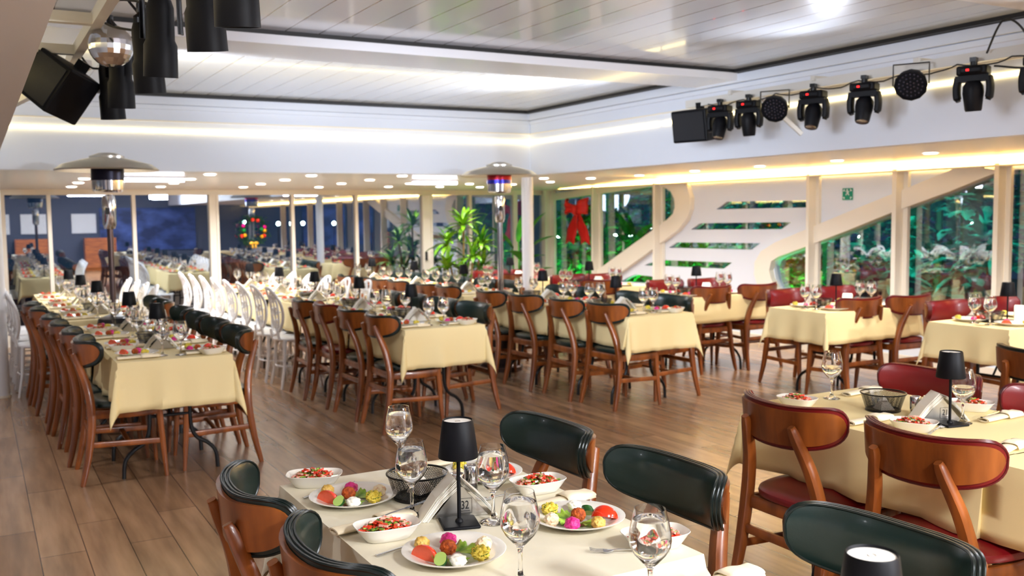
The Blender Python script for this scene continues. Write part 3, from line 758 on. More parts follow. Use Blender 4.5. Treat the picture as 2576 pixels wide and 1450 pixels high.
def make_lamp():
    t = thing('table_lamp')
    bm = newbm(); box(bm, (0, 0, 0.0045), (0.098, 0.098, 0.009)); obj('base', bm, blackp, t, bevel=0.006)
    bm = newbm(); lathe(bm, [(0.0, 0.009), (0.011, 0.009), (0.010, 0.014), (0.0052, 0.018), (0.0052, 0.235), (0.0, 0.235)], 16); obj('stem', bm, blackp, t)
    bm = newbm(); lathe(bm, [(0.0515, 0.180), (0.0525, 0.183), (0.0405, 0.276), (0.0385, 0.279), (0.0365, 0.276), (0.0362, 0.272)], 40)
    lathe(bm, [(0.0515, 0.180), (0.049, 0.182), (0.045, 0.215)], 40); sh = obj('lamp_shade', bm, blackp, t)
    bm = newbm(); cyl(bm, (0, 0, 0.268), (0, 0, 0.2745), 0.0363, seg=32); tag(obj('diffuser', bm, diffuser, sh), 'white disc in the top of the black shade')
    bm = newbm(); cyl(bm, (0, 0, 0.205), (0, 0, 0.21), 0.046, seg=32); obj('under_disc', bm, diffuser, sh)
    bm = newbm(); sweep(bm, [(0.0065 * math.cos(k * PI / 8), 0.0065 * math.sin(k * PI / 8), 0.2748) for k in range(16)], 0.0008, 5, closed=True); obj('touch_button', bm, steel, sh)
    return t
lamp = Stock(make_lamp())
def make_plate():
    bm = newbm(); lathe(bm, [(0.0, 0.0), (0.072, 0.0), (0.075, 0.002), (0.1, 0.010), (0.122, 0.018), (0.1245, 0.0205), (0.122, 0.0215), (0.098, 0.0135), (0.076, 0.006), (0.07, 0.0045), (0.0, 0.0045)], 44)
    return obj('plate', bm, porcelain)
plate = Stock(make_plate())
def make_bowl():
    bm = newbm(); rings = []
    for s, z in ((0.62, 0), (0.66, 0.002), (0.80, 0.018), (0.93, 0.034), (0.955, 0.0365), (0.945, 0.038), (0.915, 0.036), (0.76, 0.021), (0.62, 0.009), (0.3, 0.007)):
        rings.append([bm.verts.new((superell(0.088 * s, 0.058 * s, 3.2, k)[0], superell(0.088 * s, 0.058 * s, 3.2, k)[1], z)) for k in range(40)])
    for a, b in zip(rings, rings[1:]):
        for k in range(40): bm.faces.new((a[k], a[(k + 1) % 40], b[(k + 1) % 40], b[k]))
    bm.faces.new(rings[0][::-1]); bm.faces.new(rings[-1]); return obj('salad_bowl', bm, porcelain)
bowl = Stock(make_bowl())
def make_salad(seed, n=210):
    rnd = random.Random(seed); bm = newbm()
    for k in range(n):
        r = 0.054 * rnd.random() ** 0.6; a = rnd.random() * 2 * PI
        c = Vector((r * math.cos(a) * 1.2, r * math.sin(a) * 0.75, 0.016 + 0.034 * (1 - (r / 0.06) ** 2) * rnd.random() ** 0.5))
        rot = Matrix.Rotation(rnd.random() * PI, 3, 'Z') @ Matrix.Rotation(rnd.uniform(-0.7, 0.7), 3, 'X')
        mi = rnd.choice((0, 0, 0, 1, 1, 2)); s = (rnd.uniform(0.009, 0.024), rnd.uniform(0.004, 0.009), rnd.uniform(0.002, 0.006))
        box(bm, c, s, rot, mi)
    return obj('chopped_salad', bm, [salr, salg, salw], smooth=False)
sal = [Stock(make_salad(s)) for s in (1, 2)]
def make_napkin_holder(text):
    t = thing('napkin_holder')
    # triangular steel plates facing -Y / +Y, apex up
    w, h = 0.075, 0.082
    for s in (-1, 1):
        bm = newbm()
        f = [bm.verts.new((x, s * 0.016 + e, z)) for e in (-0.0008, 0.0008) for x, z in ((-w, 0.001), (w, 0.001), (0.006, h), (-0.006, h))]
        bm.faces.new(f[:4]); bm.faces.new(f[4:][::-1])
        for k in range(4): bm.faces.new((f[k], f[(k + 1) % 4], f[4 + (k + 1) % 4], f[4 + k]))
        obj('side_plate', bm, steel, t, smooth=False)
    bm = newbm(); box(bm, (0, 0, 0.002), (0.12, 0.034, 0.002)); obj('base_plate', bm, steel, t)
    if text:
        bm = newbm(); sz = 0.019
        for q in ((-sz, 0), (sz, 0)): box(bm, (q[0] + 0.012, -0.0175, 0.030), (0.0008, 0.0006, 2 * sz * 1.05))
        for q in (-1, 1): box(bm, (0.012, -0.0175, 0.030 + q * sz * 1.05), (2 * sz, 0.0006, 0.0008))
        box(bm, (0.012, -0.0175, 0.0165), (0.026, 0.0006, 0.0012))
        lb = obj('number_frame', bm, black, t, smooth=False)
        cu = bpy.data.curves.new('n', 'FONT'); cu.body = text; cu.size = 0.032; cu.align_x = 'CENTER'; cu.extrude = 0.0003
        q = bpy.data.objects.new('tmp', cu); COL.objects.link(q); dg = bpy.context.evaluated_depsgraph_get(); dg.update()
        me = bpy.data.meshes.new_from_object(q.evaluated_get(dg)); bpy.data.objects.remove(q)
        me.transform(Matrix.Translation((0.012, -0.0175, 0.0215)) @ Matrix.Rotation(PI / 2, 4, 'X') @ Matrix.Diagonal((0.72, 1, 1, 1)))
        me.materials.clear(); me.materials.append(black)
        n_ = bpy.data.objects.new('number', me); COL.objects.link(n_); n_.parent = lb
    return t
def make_napkin_stack(seed=3):
    rnd = random.Random(seed); bm = newbm()
    for s, n in ((-1, 11), (1, 4)):
        for k in range(n):
            d = 0.0016 * k; j = rnd.uniform(-0.003, 0.003)
            a = Vector((s * (0.004 + d), 0, 0.092 + d + j)); c = Vector((s * (0.092 + d * 1.25), 0, 0.001 + rnd.uniform(0, 0.002)))
            m_ = (a + c) / 2 + Vector((s * 0.003, 0, 0.004 + rnd.uniform(-.001, .001)))
            hw = 0.038 + rnd.uniform(-0.002, 0.002)
            r0 = [bm.verts.new(p + Vector((0, y, 0))) for p in (a, m_, c) for y in (-hw, hw)]
            bm.faces.new((r0[0], r0[1], r0[3], r0[2])); bm.faces.new((r0[2], r0[3], r0[5], r0[4]))
    o = obj('paper_napkins', bm, paper, smooth=False); sm = o.modifiers.new('s', 'SOLIDIFY'); sm.thickness = 0.001
    return o
hold = Stock(make_napkin_holder('')); stackp = Stock(make_napkin_stack())
def make_basket():
    t = thing('wire_basket')
    R0, R1, hh = 0.066, 0.087, 0.068; nu, nv = 96, 14
    bm = newbm(); V = []
    for j in range(nv + 1):
        q = j / nv; r = R0 + (R1 - R0) * q
        V.append([bm.verts.new((r * math.cos(2 * PI * (i + 0.5 * (j % 2)) / nu), r * math.sin(2 * PI * (i + 0.5 * (j % 2)) / nu), 0.004 + hh * q)) for i in range(nu)])
    for j in range(nv - 1):
        a, b, c = V[j], V[j + 1], V[j + 2]
        for i in range(nu):
            if j % 2 == 0: bm.faces.new((a[i], b[i], c[i], b[i - 1]))
            else: bm.faces.new((a[i], b[(i + 1) % nu], c[i], b[i]))
    bmesh.ops.wireframe(bm, faces=bm.faces, thickness=0.0017, use_replace=True, use_even_offset=True, use_boundary=True)
    obj('wire_mesh', bm, blackm, t, smooth=False)
    bm = newbm(); n = 40
    sweep(bm, [(R1 * math.cos(2 * PI * k / n), R1 * math.sin(2 * PI * k / n), 0.072) for k in range(n)], 0.0032, 8, closed=True)
    obj('rim', bm, blackm, t)
    bm = newbm(); lathe(bm, [(0.0, 0.0), (R0 + .002, 0.0), (R0 + 0.003, 0.006), (R0, 0.009), (R0 - 0.004, 0.003), (0.0, 0.003)], 40); obj('bottom', bm, blackm, t)
    return t
basket = Stock(make_basket())
def make_pouch():
    bm = newbm(); v = [bm.verts.new(p) for p in ((-0.035, -0.03, 0.006), (0.035, -0.028, 0.006), (0.03, 0.03, 0.006), (-0.03, 0.028, 0.006), (0.0, 0.0, 0.062))]
    for f in ((0, 1, 4), (1, 2, 4), (2, 3, 4), (3, 0, 4), (3, 2, 1, 0)): bm.faces.new([v[i] for i in f])
    return obj('paper_sachet', bm, paper, smooth=False)
pouch = Stock(make_pouch())
def make_shaker(fill):
    t = thing('shaker')
    bm = newbm(); lathe(bm, [(0, 0), (0.019, 0), (0.0195, 0.002), (0.0195, 0.05), (0.018, 0.05), (0.018, 0.004), (0, 0.004)], 20); obj('glass_body', bm, glass_m, t)
    bm = newbm(); cyl(bm, (0, 0, 0.0045), (0, 0, 0.02), 0.0172, seg=20); obj('filling', bm, fill, t)
    bm = newbm(); lathe(bm, [(0.0, 0.024), (0.0205, 0.024), (0.021, 0.026), (0.021, 0.072), (0.0195, 0.0745), (0.017, 0.074), (0.015, 0.071), (0, 0.071)], 24); obj('cap', bm, chrome, t)
    return t
shk = [Stock(make_shaker(hummus)), Stock(make_shaker(whitef))]
def make_napkin():
    """cloth napkin folded into a flat roll, long along X"""
    bm = newbm(); prof = []
    n = 44
    for k in range(n + 1):
        a = k / n * 2 * PI * 1.9; r = 1 - 0.42 * k / n
        prof.append((0.027 * r * math.cos(a), 0.0092 * r * math.sin(a) + 0.0105))
    xs = [-0.12, -0.116, -0.06, 0.0, 0.06, 0.112, 0.118]
    G = [[bm.verts.new((x, y * (1 + 0.04 * math.sin(x * 60)), z * (1 + 0.05 * math.sin(x * 40)))) for y, z in prof] for x in xs]
    for a, b in zip(G, G[1:]):
        for k in range(n): bm.faces.new((a[k], a[k + 1], b[k + 1], b[k]))
    V2 = [[bm.verts.new((0.01 + 0.1 * i / 6, y, 0.006 + (0.019 + 0.004 * math.sin(i * .9)) * max(0.0, 1 - (y / 0.033) ** 4) ** 0.5)) for y in [-0.033 + 0.0066 * k for k in range(11)]] for i in range(7)]
    for a, b in zip(V2, V2[1:]):
        for k in range(10): bm.faces.new((a[k], a[k + 1], b[k + 1], b[k]))
    o = obj('cloth_napkin', bm, napkin); s = o.modifiers.new('s', 'SOLIDIFY'); s.thickness = 0.0022; return o
nap = Stock(make_napkin())
def make_fork():
    bm = newbm()
    sweep(bm, smoothpath([(-0.09, 0, 0.003), (-0.04, 0, 0.006), (0.02, 0, 0.008), (0.045, 0, 0.006)], 4), [(0.006 - 0.0035 * min(1, k / 8), 0.0013) for k in range(13)], 6, sq=4)
    sweep(bm, smoothpath([(0.043, 0, 0.006), (0.055, 0, 0.004), (0.068, 0, 0.005)], 4), [(0.003 + 0.0085 * min(1, k / 5), 0.001) for k in range(9)], 6, sq=4)
    for k in range(4): 
        y = -0.0093 + 0.0062 * k; sweep(bm, smoothpath([(0.066, y, 0.005), (0.085, y, 0.0055), (0.1, y, 0.009)], 3), (0.0014, 0.0008), 4)
    return obj('fork', bm, chrome)
fork = Stock(make_fork())
def make_knife():
    bm = newbm()
    sweep(bm, [(-0.1, 0, 0.004), (-0.05, 0, 0.005), (0.0, 0, 0.004)], [(0.005, 0.0025), (0.0045, 0.0025), (0.004, 0.002)], 6)
    sweep(bm, [(0.0, 0, 0.004), (0.02, 0.001, 0.004), (0.09, 0.001, 0.004), (0.105, -0.003, 0.004)], [(0.004, 0.0008), (0.008, 0.0008), (0.008, 0.0007), (0.002, 0.0006)], 6)
    return obj('knife', bm, chrome)
knife = Stock(make_knife())
# ---- food prototypes, all stand at z = 0
def f_tomato():
    bm = newbm(); n, m_ = 16, 8; V = []
    for i in range(n + 1):
        a = -PI / 2 + PI * i / n
        V.append([bm.verts.new((0.034 * math.cos(a) * math.sin(PI * 0.36 * j / m_) / 1.0 * 1.0, 0.036 * math.sin(a), 0.036 * math.cos(a) * math.cos(PI * 0.36 * j / m_))) for j in range(m_ + 1)])
    for i in range(n):
        for j in range(m_): bm.faces.new((V[i][j], V[i + 1][j], V[i + 1][j + 1], V[i][j + 1]))
    for j, flip in ((0, 1), (m_, 0)):
        f = bm.faces.new([V[i][j] for i in range(n + 1)]); f.material_index = 1
    return obj('tomato_wedge', bm, [tomato, tomatof])
def f_blob(name, m, r, amp, seed, sz=0.85, fr=2.2, sub=4):
    bm = newbm(); blob(bm, (0, 0, r * sz * 0.86), r, seed, amp, sub, (1, 1, sz), fr); return obj(name, bm, m)
def f_cuc():
    bm = newbm()
    for k in range(3):
        M = Matrix.Translation((0.009 * k - 0.009, 0.003 * k, 0.0135 + 0.001 * k)) @ Matrix.Rotation(0.75, 4, 'Y')
        r = bmesh.ops.create_cone(bm, cap_ends=True, segments=24, radius1=0.0145, radius2=0.0145, depth=0.0085, matrix=M)
        for f in {f for v in r['verts'] for f in v.link_faces}: f.material_index = 1 if len(f.verts) > 4 else 0
    return obj('cucumber_slices', bm, [cucs, cucf])
def f_lettuce(seed):
    bm = newbm(); nu, nv = 40, 9; V = []
    for i in range(nu + 1):
        a = -1.5 + 3.0 * i / nu; row = []
        for j in range(nv + 1):
            q = j / nv; r = 0.006 + 0.043 * q
            z = 0.003 + 0.008 * q + 0.005 * q * q * math.sin(a * 8 + seed) + 0.0035 * q ** 3 * math.sin(a * 19 + seed * 2)
            rr = r * (1 + 0.10 * q * math.sin(a * 5 + seed) + 0.05 * q * math.sin(a * 17))
            row.append(bm.verts.new((rr * math.cos(a), rr * math.sin(a), max(0.001, z))))
        V.append(row)
    for i in range(nu):
        for j in range(nv): bm.faces.new((V[i][j], V[i + 1][j], V[i + 1][j + 1], V[i][j + 1]))
    return obj('lettuce_leaf', bm, lett)
def add_flecks(o, m, seed, r=0.02):
    rnd = random.Random(seed); bm = bmesh.new(); bm.from_mesh(o.data); o.data.materials.append(m)
    vs = [v.co.copy() for v in bm.verts if v.co.z > 0.004]; c = Vector((0, 0, 0.016))
    for k in range(26):
        p = rnd.choice(vs); rot = Matrix.Rotation(rnd.random() * PI, 3, Vector((rnd.random(), rnd.random(), rnd.random())))
        box(bm, p, (rnd.uniform(0.003, 0.007), 0.002, 0.0012), rot, 1)
    bm.to_mesh(o.data); bm.free()
FOOD = {}
FOOD['tomato'] = (Stock(f_tomato()), 'red tomato wedge', 'tomato')
FOOD['falafel'] = (Stock(f_blob('falafel_ball', fal, 0.0195, 0.12, 1, 0.92, 4)), 'brown fried falafel ball', 'falafel')
FOOD['beet'] = (Stock(f_blob('beet_puree', beet, 0.0195, 0.18, 2)), 'pink scoop of beet spread', 'spread')
yo = f_blob('potato_salad', yel, 0.021, 0.30, 3, 0.8, 2.8); add_flecks(yo, salg, 5)
FOOD['potato'] = (Stock(yo), 'yellow scoop of potato salad', 'potato salad')
FOOD['yogurt'] = (Stock(f_blob('yogurt_spread', whitef, 0.020, 0.2, 4, 0.7)), 'white scoop of yogurt spread', 'spread')
FOOD['pepper'] = (Stock(f_blob('pepper_spread', creamf, 0.0195, 0.22, 5, 0.85)), 'cream scoop of pepper spread', 'spread')
FOOD['hummus'] = (Stock(f_blob('hummus', hummus, 0.0185, 0.2, 6, 0.85)), 'tan scoop of hummus', 'spread')
FOOD['cucumber'] = (Stock(f_cuc()), 'green cucumber slices', 'cucumber')
FOOD['lettuce'] = (Stock(f_lettuce(1)), 'green lettuce leaf', 'lettuce')
FOOD['lettuce2'] = (Stock(f_lettuce(2.5)), 'curly green lettuce leaf', 'lettuce')
def food(k, x, y, z, rz, where):
    st, lab, cat = FOOD[k]
    s = st.get((x, y, z), rz, '%s on %s' % (lab, where), cat, 'meze food on the plates'); return s
LAY_L = [('tomato', -.080, .000, 0.5), ('hummus', -.055, .062, 0), ('beet', .014, .060, 1), ('falafel', -.010, .010, 0), ('cucumber', -.066, -.060, 3.9), ('yogurt', -.030, -.082, 0), ('potato', .034, -.070, 2), ('pepper', .074, -.012, 1), ('lettuce', -.022, -.02, 3.9), ('lettuce2', .012, .005, 0.2)]
LAY_R = [('tomato', .058, -.040, 3.9), ('hummus', .008, -.082, 0), ('beet', -.060, -.066, 1), ('falafel', -.002, -.006, 0), ('cucumber', .044, .014, 0.9), ('yogurt', .03, .062, 0), ('potato', -.046, .066, 2), ('pepper', -.082, -.002, 1), ('lettuce', -.015, .012, 2.2), ('lettuce2', -.008, -.022, 4.4)]
def meze(x, y, lay, where, keys=None, jitter=0):
    plate.get((x, y, T + 0.0042), random.random() * 6, 'round white plate, ' + where, 'plate', 'meze plates')
    for k, dx, dy, rz in lay:
        if keys and k not in keys: continue
        food(k, x + dx, y + dy, T + 0.0105 + (0.004 if abs(dx) + abs(dy) > .09 else 0.0) - (0.002 if 'lett' in k else 0), rz, where)
# ---- table 32
meze(0.905, 2.54, LAY_L, 'farther left plate of table 32'); meze(0.955, 1.99, LAY_L, 'nearest plate of table 32')
meze(1.345, 2.05, LAY_R, 'nearer right plate of table 32'); meze(1.335, 2.57, LAY_R, 'far right plate of table 32, behind basket')
def put_bowl(x, y, rz, where, v=0):
    bowl.get((x, y, T + 0.004), rz, 'white oblong salad bowl, ' + where, 'bowl', 'salad bowls')
    sal[v].get((x, y, T + 0.006), rz, 'chopped red and green salad in the bowl ' + where, 'salad', 'chopped salads')['kind'] = 'stuff'
put_bowl(0.86, 2.755, -0.42, 'at far left corner of table 32'); put_bowl(0.87, 2.20, -0.09, 'beside the nearest plate of table 32', 1)
put_bowl(1.40, 2.345, -0.02, 'on the right of table 32, between two plates'); put_bowl(1.405, 1.80, -0.16, 'at the near right corner of table 32', 1)
for x, y, l in ((1.146, 2.775, 'farthest one on table 32'), (0.995, 2.33, 'behind the lamp left side, on table 32'), (1.155, 2.165, 'just right of the lamp on table 32'), (1.01, 1.77, 'in the middle front of table 32'), (1.177, 1.525, 'nearest the camera, on the table before table 32')):
    gl_full.get((x, y, T + 0.004), 0, 'stemmed water glass, ' + l, 'glass', 'water glasses on table 32')
lamp.get((1.07, 2.195, T + 0.004), -0.28, 'small black table lamp on table 32, nearest sharp one', 'table lamp', 'table lamps')
h82 = make_napkin_holder('32'); h82.location = (1.105, 2.265, T + 0.004); h82.rotation_euler = (0, 0, -0.25); tag(h82, 'steel napkin holder with the number 32 behind the lamp', 'napkin holder')
stackp.get((1.105, 2.265, T + 0.004), -0.25, 'white paper napkins fanned over the holder numbered 32', 'napkins', 'paper napkins')
basket.get((1.075, 2.475, T + 0.004), 0, 'round black wire basket behind the glass on table 32', 'basket', 'wire baskets')
pouch.get((1.095, 2.5, T + 0.007), 0.4, 'white paper sachet standing in the basket on table 32', 'sachet', 'paper sachets')
shk[0].get((1.165, 2.40, T + 0.004), 0, 'chrome topped shaker left behind the napkins on table 32', 'shaker', 'shakers'); shk[1].get((1.24, 2.46, T + 0.004), 0, 'chrome topped shaker right behind the napkins on table 32', 'shaker', 'shakers')
nap.get((0.875, 2.30, T + 0.004), 0.17, 'rolled ivory cloth napkin between the left plates of table 32', 'napkin', 'cloth napkins'); knife.get((0.965, 2.315, T + 0.027), 0.4, 'steel knife lying on the rolled napkin of table 32', 'knife', 'cutlery')
nap.get((1.385, 2.205, T + 0.004), 0.14, 'folded ivory cloth napkin behind nearer right plate of table 32', 'napkin', 'cloth napkins')
nap.get((1.335, 2.755, T + 0.004), 0.07, 'folded ivory cloth napkin at far end of table 32', 'napkin', 'cloth napkins')
fork.get((1.33, 1.795, T + 0.004), 2.6, 'steel fork beside the near right bowl on table 32', 'fork', 'cutlery'); fork.get((0.885, 2.10, T + 0.004), 0.16, 'steel fork between the nearest plate and bowl of table 32', 'fork', 'cutlery')
fork.get((0.875, 2.662, T + 0.004), 0.3, 'steel fork behind the farther left plate of table 32', 'fork', 'cutlery'); fork.get((1.30, 2.345, T + 0.004), 3.1, 'steel fork left of the right middle bowl on table 32', 'fork', 'cutlery')
nap.get((1.37, 1.53, T + 0.004), 0.1, 'ivory cloth napkin at the bottom photo edge, nearest table', 'napkin', 'cloth napkins')
lamp.get((1.185, 0.98, T + 0.004), 0.2, 'black table lamp top cut by the bottom photo edge', 'table lamp', 'table lamps')
# ---- table 21
for x, y, l in ((3.19, 2.863, 'standing alone at left end of table 21'), (3.225, 2.262, 'right of the lamp on table 21')):
    gl_half.get((x, y, T + 0.004), 0, 'stemmed glass half full, ' + l, 'glass', 'glasses on table 21')
lamp.get((3.16, 2.27, T + 0.004), -0.2, 'small black table lamp on table 21 beside glass', 'table lamp', 'table lamps')
h21 = make_napkin_holder('21'); h21.location = (3.205, 2.345, T + 0.004); h21.rotation_euler = (0, 0, -0.5); tag(h21, 'steel napkin holder with the number 21', 'napkin holder')
stackp.get((3.205, 2.345, T + 0.004), -0.5, 'white paper napkins fanned over the holder numbered 21', 'napkins', 'paper napkins')
basket.get((3.17, 2.58, T + 0.004), 0, 'round black wire basket on table 21', 'basket', 'wire baskets'); pouch.get((3.16, 2.57, T + 0.007), 1.2, 'white paper sachet in the basket on table 21', 'sachet', 'paper sachets')
shk[0].get((3.205, 2.455, T + 0.004), 0, 'chrome topped pepper shaker beside the basket on table 21', 'shaker', 'shakers'); shk[1].get((3.25, 2.43, T + 0.004), 0, 'chrome topped salt shaker, right one on table 21', 'shaker', 'shakers')
put_bowl(3.46, 2.39, -1.0, 'behind the glass on table 21'); put_bowl(2.97, 2.28, -1.1, 'partly behind a chair back, on table 21', 1); put_bowl(2.95, 2.83, -1.3, 'at the left end of table 21')
nap.get((3.39, 2.87, T + 0.004), 0.12, 'rolled cloth napkin beside the single glass on table 21', 'napkin', 'cloth napkins'); nap.get((2.95, 2.46, T + 0.004), 0.07, 'rolled cloth napkin between the red chairs of table 21', 'napkin', 'cloth napkins')
nap.get((3.41, 2.23, T + 0.004), 0.07, 'rolled cloth napkin with cutlery, right of table 21 glass', 'napkin', 'cloth napkins'); nap.get((2.98, 1.92, T + 0.004), 0.25, 'cloth napkin at right photo edge on table 21', 'napkin', 'cloth napkins')
knife.get((3.36, 2.23, T + 0.027), 0.2, 'steel knife on the right hand napkin of table 21', 'knife', 'cutlery'); fork.get((3.03, 2.23, T + 0.004), 0.35, 'steel fork with tines before the lamp of table 21', 'fork', 'cutlery')
# ---- long rows
KM = {'tomato', 'falafel', 'potato', 'beet', 'lettuce'}
for rn, R_ in rows:
    for i, (x, y) in enumerate(R_):
        near = i < 2
        for s in (-1, 1):
            sd = 'left' if s < 0 else 'right'
            for q in (0, 1):
                yy = y + 0.28 + 0.52 * q; k = 2 * i + q
                wh = '%s from the front, %s side of the %s' % (NUM[k], sd, rn)
                meze(x + s * 0.175, yy, LAY_L if s < 0 else LAY_R, wh, KM if near else {'tomato', 'potato', 'falafel'})
                (gl_full if (k + s) % 3 else gl_half).get((x + s * (0.05 + 0.02 * q), yy + 0.13 * (1 if q else -1) + random.uniform(-.04, .04), T + 0.004), 0, 'water glass, ' + wh, 'glass', 'water glasses of the %s' % rn)
                if q == 0: put_bowl(x + s * 0.22, y + 0.09 if s > 0 else y + 0.53, 0.4 * s, 'at the %s table of the %s, %s side' % (NUM[i], rn, sd), i % 2)
                nap.get((x + s * 0.19, yy - 0.155, T + 0.004), 0.1, 'cloth napkin, ' + wh, 'napkin', 'cloth napkins')
        lamp.get((x + 0.0, y + 0.62, T + 0.004), random.uniform(-.3, .3), 'black table lamp, %s from the front in the %s' % (NUM[i], rn), 'table lamp', 'table lamps')
        hold.get((x + 0.0, y + 0.50, T + 0.004), -0.2, 'napkin holder, %s from the front in the %s' % (NUM[i], rn), 'napkin holder', 'napkin holders')
        stackp.get((x + 0.0, y + 0.50, T + 0.004), -0.2, 'white paper napkins, %s from the front in the %s' % (NUM[i], rn), 'napkins', 'paper napkins')
        if i < 3: basket.get((x - 0.02, y + 0.80, T + 0.004), 0, 'black wire basket, %s from the front in the %s' % (NUM[i], rn), 'basket', 'wire baskets')
for i, (n, x0, y0) in enumerate(rt):
    for s in (-1, 1):
        sd = 'window side' if s > 0 else 'aisle side'
        sd = 'back' if s > 0 else 'front'
        for q in (0, 1):
            wh = '%s %s place of the %s wall table' % (sd, ('left', 'right')[q], n)
            meze(x0 + 0.27 + 0.54 * q, y0 + 0.31 + s * 0.165, LAY_L if s < 0 else LAY_R, wh, {'tomato', 'potato', 'beet'})
            gl_full.get((x0 + 0.16 + 0.66 * q, y0 + 0.31 + s * 0.06, T + 0.004), 0, 'water glass, ' + wh, 'glass', 'water glasses of the wall tables')
        put_bowl(x0 + 0.5, y0 + 0.31 + s * 0.2, 0.3, 'at the %s middle of the %s wall table' % (sd, n), i % 2)
    lamp.get((x0 + 0.48, y0 + 0.33, T + 0.004), 0.1, 'black table lamp on the %s wall table' % n, 'table lamp', 'table lamps')
    hold.get((x0 + 0.60, y0 + 0.31, T + 0.004), 0.6, 'napkin holder on the %s wall table' % n, 'napkin holder', 'napkin holders'); stackp.get((x0 + 0.60, y0 + 0.31, T + 0.004), 0.6, 'white paper napkins on the %s wall table' % n, 'napkins', 'paper napkins')
    basket.get((x0 + 0.34, y0 + 0.36, T + 0.004), 0, 'black wire basket on the %s wall table' % n, 'basket', 'wire baskets')

# ------------------------------------------------------------------ patio heaters
def heater(x, y, lower, colr, lab):
    t = thing('patio_heater', (x, y, 0))
    bm = newbm(); lathe(bm, [(0, 0.0), (0.21, 0.0), (0.215, 0.04), (0.19, 0.06), (0.0, 0.06)], 32); obj('base', bm, darkpole, t)
    bm = newbm(); lathe(bm, [(0.0, 0.06), (0.135, 0.06), (0.13, 0.72), (0.115, 0.77), (0.04, 0.80), (0.0, 0.80)], 32); obj('tank_housing', bm, mat('housing' + colr, (48, 40, 44), rough=0.35, metal=0.4), t)
    bm = newbm(); cyl(bm, (0, 0, 0.79), (0, 0, 1.60), 0.023 if lower else 0.028, seg=20); obj('pole', bm, lower or chrome, t)
    bm = newbm(); lathe(bm, [(0.0, 1.48), (0.04, 1.48), (0.052, 1.52), (0.052, 1.70), (0.045, 1.74), (0.0, 1.75)], 24); hd = obj('burner_neck', bm, chrome, t)
    bm = newbm(); box(bm, (-0.02, -0.052, 1.62), (0.03, 0.012, 0.05)); obj('control_knob', bm, black, hd)
    bm = newbm(); lathe(bm, [(0.0, 1.77), (0.10, 1.77), (0.118, 1.785), (0.12, 1.86), (0.0, 1.86)], 32); obj('burner_bowl', bm, chrome, t)
    bm = newbm(); lathe(bm, [(0.0, 1.86), (0.122, 1.86), (0.122, 1.97), (0.0, 1.97)], 32); obj('burner_screen', bm, mat('screen' + colr, (26, 26, 44) if colr == 'dark' else (150, 22, 30), rough=0.35, metal=0.6), t)
    if colr != 'dark':
        bm = newbm(); lathe(bm, [(0.123, 1.862), (0.1235, 1.90)], 32); obj('burner_band', bm, mat('bluesteel', (40, 40, 150), rough=0.25, metal=0.7), t)
    bm = newbm(); lathe(bm, [(0.38, 1.935), (0.385, 1.945), (0.33, 1.985), (0.2, 2.02), (0.13, 2.035), (0.13, 2.05), (0.06, 2.075), (0.0, 2.08)], 48); lathe(bm, [(0.38, 1.935), (0.3, 1.965), (0.15, 1.995), (0.0, 2.0)], 48)
    obj('reflector', bm, steel, t)
    for k in range(3):
        a = k * 2.1; 
        bm = newbm(); cyl(bm, (0.1 * math.cos(a), 0.1 * math.sin(a), 1.95), (0.1 * math.cos(a), 0.1 * math.sin(a), 2.03), 0.006, seg=8); obj('bolt', bm, chrome, t)
    tag(t, lab, 'patio heater')
heater(0.94, 8.13, darkpole, 'dark', 'tall patio heater with dark burner standing in left row')
heater(4.58, 8.36, None, 'red', 'tall patio heater with red and blue burner by right row')

# ------------------------------------------------------------------ stage lighting
def truss():
    t = thing('light_truss')
    X = 5.26
    bm = newbm(); bar(bm, (X, 6.3, 2.455), (X, -1.0, 2.455), 0.045, 0.06); obj('main_tube', bm, tubew, t, smooth=False)
    for y in (5.75, 4.9, 4.05, 3.3, 2.0, 0.5):
        bm = newbm(); bar(bm, (X - 0.04, y, 2.49), (5.5, y, 2.49), 0.035, 0.035); obj('bracket', bm, tubew, t, smooth=False)
    bm = newbm(); bar(bm, (5.26, 5.45, 2.43), (5.54, 5.30, 2.14), 0.03, 0.03); obj('brace', bm, tubew, t, smooth=False)
    tag(t, 'white tube truss on right bulkhead carrying moving heads', 'truss')
    t = thing('light_truss')
    bm = newbm(); bar(bm, (0.53, 6.1, 2.455), (0.53, -1.0, 2.455), 0.045, 0.06); obj('main_tube', bm, tubew, t, smooth=False)
    for y in (5.6, 4.72, 3.6, 2.4):
        bm = newbm(); bar(bm, (0.19, y, 2.45), (0.53, y, 2.45), 0.05, 0.05); obj('bracket', bm, tubew, t, smooth=False)
    bm = newbm(); bar(bm, (0.22, 6.9, 2.28), (0.62, 6.0, 2.44), 0.04, 0.05); obj('brace', bm, tubew, t, smooth=False)
    tag(t, 'white tube truss on left bulkhead carrying black spotlights', 'truss')
truss()
